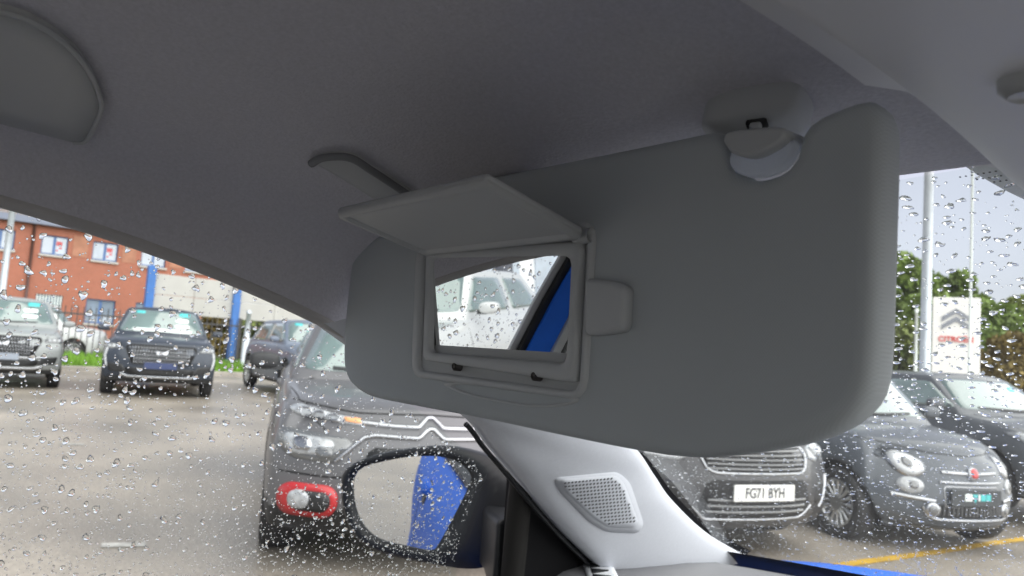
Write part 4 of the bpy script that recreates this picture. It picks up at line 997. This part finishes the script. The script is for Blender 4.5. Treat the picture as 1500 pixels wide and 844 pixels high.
# white boards on blue posts
SX = -27.0
BLP = mat('blue post paint', (.03, .14, .42), .45, var=.2, vscale=5); BRD = mat('white board', (.42, .41, .385), .6, var=.12, vscale=1.5)
a = at(222, 400, 0, SX); b = at(346, 437, 0, SX)
ht = at(240, 402, 0, SX).z; hm = at(240, 432, 0, SX).z; hb = at(350, 468, 0, SX).z
bd = thing('sign_board', 'long white boarded sign on blue posts above the grass verge', 'sign', (SX, a.y, .1))
pit2 = b.y-a.y
for i in range(4): box('post', (0.03, i*pit2, (ht+.25)/2-.1), (.22, .26, ht+.25), BLP, bd, .02)
for i in range(3):
    for z0, z1 in ((hb, hm-.006), (hm+.006, ht)):
        for hlf in (0, 1): box('board', (-.02, i*pit2+pit2*(.25+.5*hlf), (z0+z1)/2-.1), (.05, pit2*.5-.012, z1-z0), BRD, bd, .01)
# lamp posts and poles
GALV = mat('galvanised steel', (.50, .54, .58), .4, metal=.4, var=.15, vscale=6)
def lamp_post(label, px, py, d, r, h, name='lamp_post', m=GALV, head=True, cat='lamp post'):
    p = CAM+ray(px, py)*d; z0 = gz(p.y, p.x); t = thing(name, label, cat, (p.x, p.y, z0))
    tube('pole', [(0, 0, 0), (0, 0, 1.1), (0, 0, 1.15), (0, 0, h)], [r*1.35, r*1.3, r, r*.72], m, t, 14)
    if head:
        tube('bracket', [(0, 0, h-.05), (.3, 0, h+.12), (.9, 0, h+.2)], r*.5, m, t, 8); box('lantern', (1.15, 0, h+.2), (.6, .24, .12), GALV, t, .03)
    else:
        box('base_plate', (0, 0, .02), (r*5, r*5, .04), m, t); tube('finial', [(0, 0, h), (0, 0, h+.05), (0, 0, h+.12)], [r*.75, r*1.2, r*.2], m, t, 10)
    return t
lamp_post('galvanised lamp post in front of the brick building', 9, 380, 24, .11, 7)
lamp_post('thick pale blue lamp post rising behind the round headlight city car', 1357, 430, 12.5, .085, 8)
lamp_post('thin white flagpole rising over the chevron totem sign', 1423, 360, 19.2, .035, 9, 'flagpole', PAPER, False, 'flagpole')
t = lamp_post('short white post with small red notice beside the totem sign', 1342, 490, 17, .04, 2.9, 'sign_post', PAPER, False, 'post')
v, f = box_data((0, -.06, .95), (.34, .03, .42)); o = obj('notice', v, f, PAPER, t, smooth=False); v, f = box_data((0, -.078, 1.02), (.22, .006, .14)); obj('notice_print', v, f, RED, o, smooth=False); o.rotation_euler = (0, 0, R(25))
lamp_post('short pale post standing beside the blue sign post', 361, 495, 24, .09, 1.9, 'verge_post', GALV, False, 'post')
# totem sign with double chevron
d_ = 20.0; pa = CAM+ray(1400, 490)*d_
tot = thing('totem_sign', 'white totem sign with silver double chevron above red lettering', 'sign', (pa.x, pa.y, gz(pa.y)), R(22))
hT = (CAM+ray(1400, 436)*d_).z-gz(pa.y); wT = 1.10
TW = mat('totem white', (.82, .81, .78), .35, var=.05, vscale=2)
slab('panel', rrect(0, hT/2+.1, wT, hT-.2, .03), Frame((0, 0, 0), (1, 0, 0), (0, 0, 1)), [(.015, .12), (0, .105), (0, -.105), (.015, -.12)], TW, tot)
box('plinth', (0, 0, .1), (wT*1.05, .3, .2), GALV, tot, .02)
for dz_ in (0, .21):
    z = hT-.72+dz_; V = [(-.34, z-.02), (0, z+.22), (.34, z-.02), (.34, z-.15), (0, z+.08), (-.34, z-.15)]
    k = 6; VV = [(x, -.125-dd, zz) for dd in (0, .02) for x, zz in V]
    fix_normals(obj('chevron', VV, [(0, 1, 4, 5), (1, 2, 3, 4), (6, 7, 10, 11), (7, 8, 9, 10)]+[(i, (i+1) % 6, 6+(i+1) % 6, 6+i) for i in range(6)], CHROME, tot, smooth=False))
me = text_mesh('CITROËN', .20, .01, .004, .95); me.transform(Matrix.Rotation(R(90), 4, 'X')); me.transform(Matrix.Translation((0, -.135, hT-1.12))); letters(me, mat('sign red', (.62, .05, .04), .4), tot)

# ------------------------------------------------------------------ trees and bushes
BARK = mat('bark', (.09, .07, .05), .9, var=.3, vscale=6)
def foliage(name, label, cat, base, h, rx, trunk_h, leaf, n, m, group=None, seed=1, squash=.6):
    rg = np.random.default_rng(seed); t = thing(name, label, cat, base, rg.uniform(0, 6), group)
    tube('trunk', [(0, 0, -.1), (.03, 0, trunk_h*.5), (0, .05, trunk_h), (.1, .05, h*.75)], [h*.028+.03, h*.022+.02, h*.016+.02, .02], BARK, t, 10)
    blobs = []
    for i in range(34):
        a = rg.uniform(0, 2*math.pi); q = rg.uniform(.1, 1)**.6; zz = (i+.5)/34; rr = rx*q*math.sqrt(max(.03, 1-(abs(zz-.42)/.62)**2.2))*.85
        c_ = np.array((rr*math.cos(a), rr*math.sin(a), trunk_h+(h-trunk_h)*(.06+.86*zz))); blobs.append((c_, rx*rg.uniform(.26, .48)*(1-.35*zz)))
        if i % 3 == 0: tube('limb', [(0, 0, trunk_h*.8), tuple(c_*.5+np.array((0, 0, trunk_h*.4))), tuple(c_)], [h*.012+.01, h*.007+.01, .006], BARK, t, 5)
    P = []; per = n//len(blobs)
    for c_, r_ in blobs:
        d = rg.normal(size=(per, 3)); d /= np.linalg.norm(d, axis=1)[:, None]; rad = r_*rg.uniform(.35, 1.08, per)**.5
        P.append(c_+d*rad[:, None]*np.array((1, 1, .8)))
    P = np.concatenate(P); n = len(P); A = rg.normal(size=(n, 3)); A /= np.linalg.norm(A, axis=1)[:, None]; B = np.cross(A, rg.normal(size=(n, 3))); B /= np.linalg.norm(B, axis=1)[:, None]
    s = leaf*rg.uniform(.6, 1.3, n)[:, None]; q = np.stack((P-A*s, P-B*s*.55, P+A*s, P+B*s*.55), 1)
    tri_obj('crown', q, m, t, 4); return t
LEAF = mat('leaf green', (.19, .28, .05), .6, var=.6, vscale=1.6); LEAF2 = mat('leaf dark green', (.16, .20, .04), .6, var=.5, vscale=1.5); LEAF3 = mat('leaf russet', (.22, .16, .035), .7, var=.5, vscale=2)
def tree_at(name, label, cat, px, ytop, d, rx, th_, leaf, n, m, seed, group=None):
    p = CAM+ray(px, 540)*d; top = (CAM+ray(px, ytop)*d).z; z0 = gz(p.y, p.x); return foliage(name, label, cat, (p.x, p.y, z0), top-z0, rx, th_, leaf, n, m, group, seed)
tree_at('tree', 'light green leafy tree behind the thick pale blue lamp post', 'tree', 1338, 366, 34, 2.3, .7, .24, 14000, LEAF, 3)
tree_at('tree', 'light green leafy tree directly behind the white totem sign', 'tree', 1398, 392, 38, 2.0, .8, .24, 12000, LEAF, 4)
tree_at('tree', 'broad dark green tree beyond the short white notice post', 'tree', 1270, 400, 40, 2.6, 1.0, .25, 10000, LEAF2, 5)
for i, (px, yt, lb) in enumerate(((1448, 440, 'green tree beside the flagpole over the totem sign'), (1492, 432, 'tall green tree behind the russet bushes'), (1545, 425, 'green tree at the far end of the hedge line'))):
    tree_at('tree', lb, 'tree', px, yt, 33+i*2, 2.2, .4, .24, 13000, LEAF2 if i else LEAF, 10+i)
tree_at('bush', 'russet brown bush beside the white totem sign', 'bush', 1450, 492, 27, 1.2, .2, .11, 5000, LEAF3, 20)
tree_at('bush', 'russet brown bush below the tall green tree', 'bush', 1492, 485, 26, 1.3, .2, .11, 5000, LEAF3, 21)
tree_at('bush', 'low green bush at the foot of the white notice post', 'bush', 1320, 470, 26, 1.5, .2, .12, 5000, LEAF2, 22)

for i, (px, yt, lb) in enumerate(((330, 455, 'brownish bush between the blue sign posts'), (368, 452, 'brownish bush behind the short pale verge post'), (410, 450, 'brownish bush behind the steel blue suv'), (450, 450, 'brownish bush above the steel blue suv roof'))):
    p = CAM+ray(px, 500)*33; top = (CAM+ray(px, yt)*33).z; foliage('bush', lb, 'bush', (p.x, p.y, .1), top-.1, 1.4, .2, .14, 4000, LEAF3 if i % 2 == 0 else LEAF2, None, 40+i)

# ------------------------------------------------------------------ showroom seen in the vanity mirror
shw = thing('showroom', 'pale grey showroom with dark cladding panel, seen in the vanity mirror', 'building', (-22, -16, 0))
box('wall', (0, 0, 2.5), (.4, 22, 5), mat('showroom wall', (.62, .64, .66), .6), shw)
for i in range(5): box('window', (.22, -8+i*4, 1.6), (.04, 3.2, 2.6), PANE, shw)
pyl = thing('dark_pylon', 'dark grey pylon behind the white hatchback, seen in the vanity mirror', 'pylon', (-10.2, -7.6, 0), R(40))
slab('panel', rrect(0, 2.2, .9, 4.4, .05), Frame((0, 0, 0), (1, 0, 0), (0, 0, 1)), [(.02, .15), (0, .13), (0, -.13), (.02, -.15)], mat('pylon grey', (.06, .065, .085), .4), pyl)
box('pylon_base', (0, 0, .08), (1.1, .5, .16), DARK, pyl, .02)

# ------------------------------------------------------------------ rain on the glass
def dome(nr=9, lv=3):
    P = [(0, 0, 1)]
    for k in range(1, lv+1):
        a = k/lv*math.pi/2
        for i in range(nr): P.append((math.sin(a)*math.cos(2*math.pi*i/nr), math.sin(a)*math.sin(2*math.pi*i/nr), math.cos(a)))
    F3 = [(0, 1+i, 1+(i+1) % nr) for i in range(nr)]
    for k in range(lv-1):
        for i in range(nr):
            a, b, c_, d = 1+k*nr+i, 1+k*nr+(i+1) % nr, 1+(k+1)*nr+i, 1+(k+1)*nr+(i+1) % nr; F3 += [(a, c_, d), (a, d, b)]
    b0 = 1+(lv-1)*nr; F3 += [(b0, b0+i+1, b0+i) for i in range(1, nr-1)]
    return np.array(P, float), np.array(F3)
DP0, DF0 = dome(); SMALL = dome(6, 2)
def rain(name, label, centers, radii, stretch, U, Vv, Nn, rg, shape=None):
    DP, DF = shape or (DP0, DF0); n = len(centers); M = len(DP); ang = rg.normal(0, .5, n); ph = rg.uniform(0, 6.28, (n, 2)); am = rg.uniform(.05, .28, (n, 2))
    th = np.arctan2(DP[:, 1], DP[:, 0])
    f = 1+am[:, :1]*np.sin(2*th[None]+ph[:, :1])+am[:, 1:]*np.sin(3*th[None]+ph[:, 1:])
    lx = DP[None, :, 0]*radii[:, None]*f; ly = DP[None, :, 1]*radii[:, None]*f*stretch[:, None]; lz = DP[None, :, 2]*radii[:, None]*.40+.0006
    ca_, sa = np.cos(ang)[:, None], np.sin(ang)[:, None]; lx, ly = lx*ca_-ly*sa, lx*sa+ly*ca_
    X = centers[:, None, :]+lx[..., None]*U[:, None, :]+ly[..., None]*Vv[:, None, :]+lz[..., None]*Nn[:, None, :]
    faces = (DF[None]+(np.arange(n)*M)[:, None, None]).reshape(-1, 3)
    me = bpy.data.meshes.new(name); me.vertices.add(n*M); me.vertices.foreach_set('co', X.reshape(-1).astype(np.float32)); nf = len(faces); me.loops.add(nf*3); me.loops.foreach_set('vertex_index', faces.reshape(-1).astype(np.int32))
    me.polygons.add(nf); me.polygons.foreach_set('loop_start', np.arange(0, nf*3, 3, dtype=np.int32)); me.polygons.foreach_set('loop_total', np.full(nf, 3, np.int32)); me.materials.append(WATER); me.update(); me.validate(); me.shade_smooth()
    o = bpy.data.objects.new(name, me); COL.objects.link(o); bm = bmesh.new(); bm.from_mesh(me); bmesh.ops.recalc_face_normals(bm, faces=bm.faces); bm.to_mesh(me); bm.free()
    props(o, label, 'raindrops', kind='stuff'); return o
def thin(pts, rad, k=1.15):                   # keep drops apart
    keep, cell, gs = [], {}, .012
    for i in np.argsort(-rad):
        g_ = tuple((pts[i]/gs).astype(int)); ok = True
        for dx in (-1, 0, 1):
            for dy in (-1, 0, 1):
                for j in cell.get((g_[0]+dx, g_[1]+dy), ()):
                    if np.hypot(*(pts[i]-pts[j])) < (rad[i]+rad[j])*k: ok = False; break
        if ok: keep.append(i); cell.setdefault(g_, []).append(i)
    return np.array(keep)
rg = np.random.default_rng(5)
# side window: a = Y along the door, b = height
def sidepos(y, z):
    zt = np.where(y < .285, 1.281-.11*np.maximum(y, -.06)-.50*np.maximum(y, 0)**2+.012, rail_z(.285)+.012-(y-.285)*.6)
    j = (z-.87)/(zt-.87); return np.stack((-.630-(1.27-z)*.30-.012*np.sin(math.pi*j)-.001, y, z), 1), zt
n = 6600; y = rg.uniform(-.35, .54, n); z = rg.uniform(.88, 1.29, n)
lowf = np.clip((1.26-z)/.30, 0, 1)
big = rg.uniform(0, 1, n) < .42-.37*lowf
rad = np.where(big, rg.uniform(.0013, .0030, n), rg.lognormal(math.log(.0009), .36, n)); rad = np.clip(rad, .0005, .0036)
keepd = rg.uniform(0, 1, n) < np.where(y < .22, .95, .55+.45*lowf)
pos, zt = sidepos(y, z); ok = (z < zt-.004) & keepd; y, z, rad, pos = y[ok], z[ok], rad[ok], pos[ok]
kk = thin(np.stack((y, z), 1), rad); y, z, rad, pos = y[kk], z[kk], rad[kk], pos[kk]; n = len(kk)
Nn = np.tile(np.array((-.958, 0, .287)), (n, 1)); Uu = np.tile(np.array((0, 1., 0)), (n, 1)); Vv = np.cross(Nn, Uu)
rain('raindrops', 'raindrops clinging to the side window glass', pos, rad, rg.uniform(.75, 1.5, n), Uu, Vv, Nn, rg)
# windscreen
n = 8600; u = rg.uniform(-.97, .02, n); v = rg.uniform(.0, .97, n)
rad = np.where(rg.uniform(0, 1, n) < .12, rg.uniform(.0013, .0026, n), rg.lognormal(math.log(.0008), .35, n)); rad = np.where((v < .5) & (rg.uniform(0, 1, n) < .36), rg.uniform(.0014, .0032, n), rad); rad = np.clip(rad, .0004, .0035)
kk = thin(np.stack((u*.6, v*.8), 1), rad); u, v, rad = u[kk], v[kk], rad[kk]; n = len(kk)
pos = np.array([ws(a, b) for a, b in zip(u, v)]); Nn = np.array([ws_n(a, b) for a, b in zip(u, v)]); Uu = np.tile(np.array((1., 0, 0)), (n, 1)); Vv = np.cross(Nn, Uu); Vv /= np.linalg.norm(Vv, axis=1)[:, None]; Uu = np.cross(Vv, Nn)
rain('raindrops', 'raindrops scattered over the sloping windscreen glass', pos, rad, np.where(rad > .0013, rg.uniform(.45, 1.0, n), rg.uniform(.6, 1.5, n)), Uu, Vv, Nn, rg)
# fine spray between the drops
n = 17000; y = rg.uniform(-.1, .54, n); z = rg.uniform(.89, 1.28, n); pos, zt = sidepos(y, z); lowf = np.clip((1.24-z)/.25, 0, 1); ok = (z < zt-.004) & (rg.uniform(0, 1, n) < .12+.88*lowf); pos = pos[ok]; n = len(pos)
Nn = np.tile(np.array((-.958, 0, .287)), (n, 1)); Uu = np.tile(np.array((0, 1., 0)), (n, 1)); Vv = np.cross(Nn, Uu)
rain('rain_spray', 'fine spray of tiny droplets low on the side window glass', pos, np.clip(rg.lognormal(math.log(.00052), .3, n), .0003, .0009), rg.uniform(.8, 1.5, n), Uu, Vv, Nn, rg, SMALL)
n = 8500; u = rg.uniform(-.97, .02, n); v = rg.uniform(.05, .97, n); ok = rg.uniform(0, 1, n) < .15+.85*v; u, v = u[ok], v[ok]; n = len(u)
pos = np.array([ws(a, b) for a, b in zip(u, v)]); Nn = np.array([ws_n(a, b) for a, b in zip(u, v)]); Uu = np.tile(np.array((1., 0, 0)), (n, 1)); Vv = np.cross(Nn, Uu); Vv /= np.linalg.norm(Vv, axis=1)[:, None]; Uu = np.cross(Vv, Nn)
rain('rain_spray', 'fine spray of tiny droplets low on the windscreen glass', pos, np.clip(rg.lognormal(math.log(.0005), .3, n), .0003, .0009), rg.uniform(.8, 1.6, n), Uu, Vv, Nn, rg, SMALL)
# thin runs of water down the windscreen
C_, Rd, St = [], [], []
for u_, v_, ln in ((-.60, .80, .10), (-.57, .78, .12), (-.52, .82, .09), (-.35, .66, .16), (-.33, .74, .14), (-.22, .62, .2), (-.18, .70, .12), (-.44, .86, .06), (-.12, .55, .15)):
    q = u_
    for k in range(46):
        q += rg.normal(0, .0016); C_.append((q, v_+ln*k/46)); Rd.append(rg.uniform(.00035, .0007)); St.append(rg.uniform(2.0, 3.2))
pos = np.array([ws(a, b) for a, b in C_]); Nn = np.array([ws_n(a, b) for a, b in C_]); n = len(C_); Uu = np.tile(np.array((1., 0, 0)), (n, 1)); Vv = np.cross(Nn, Uu); Vv /= np.linalg.norm(Vv, axis=1)[:, None]; Uu = np.cross(Vv, Nn)
rain('water_streaks', 'thin streaks of rain water running down the windscreen', pos, np.array(Rd), np.array(St), Uu, Vv, Nn, rg)
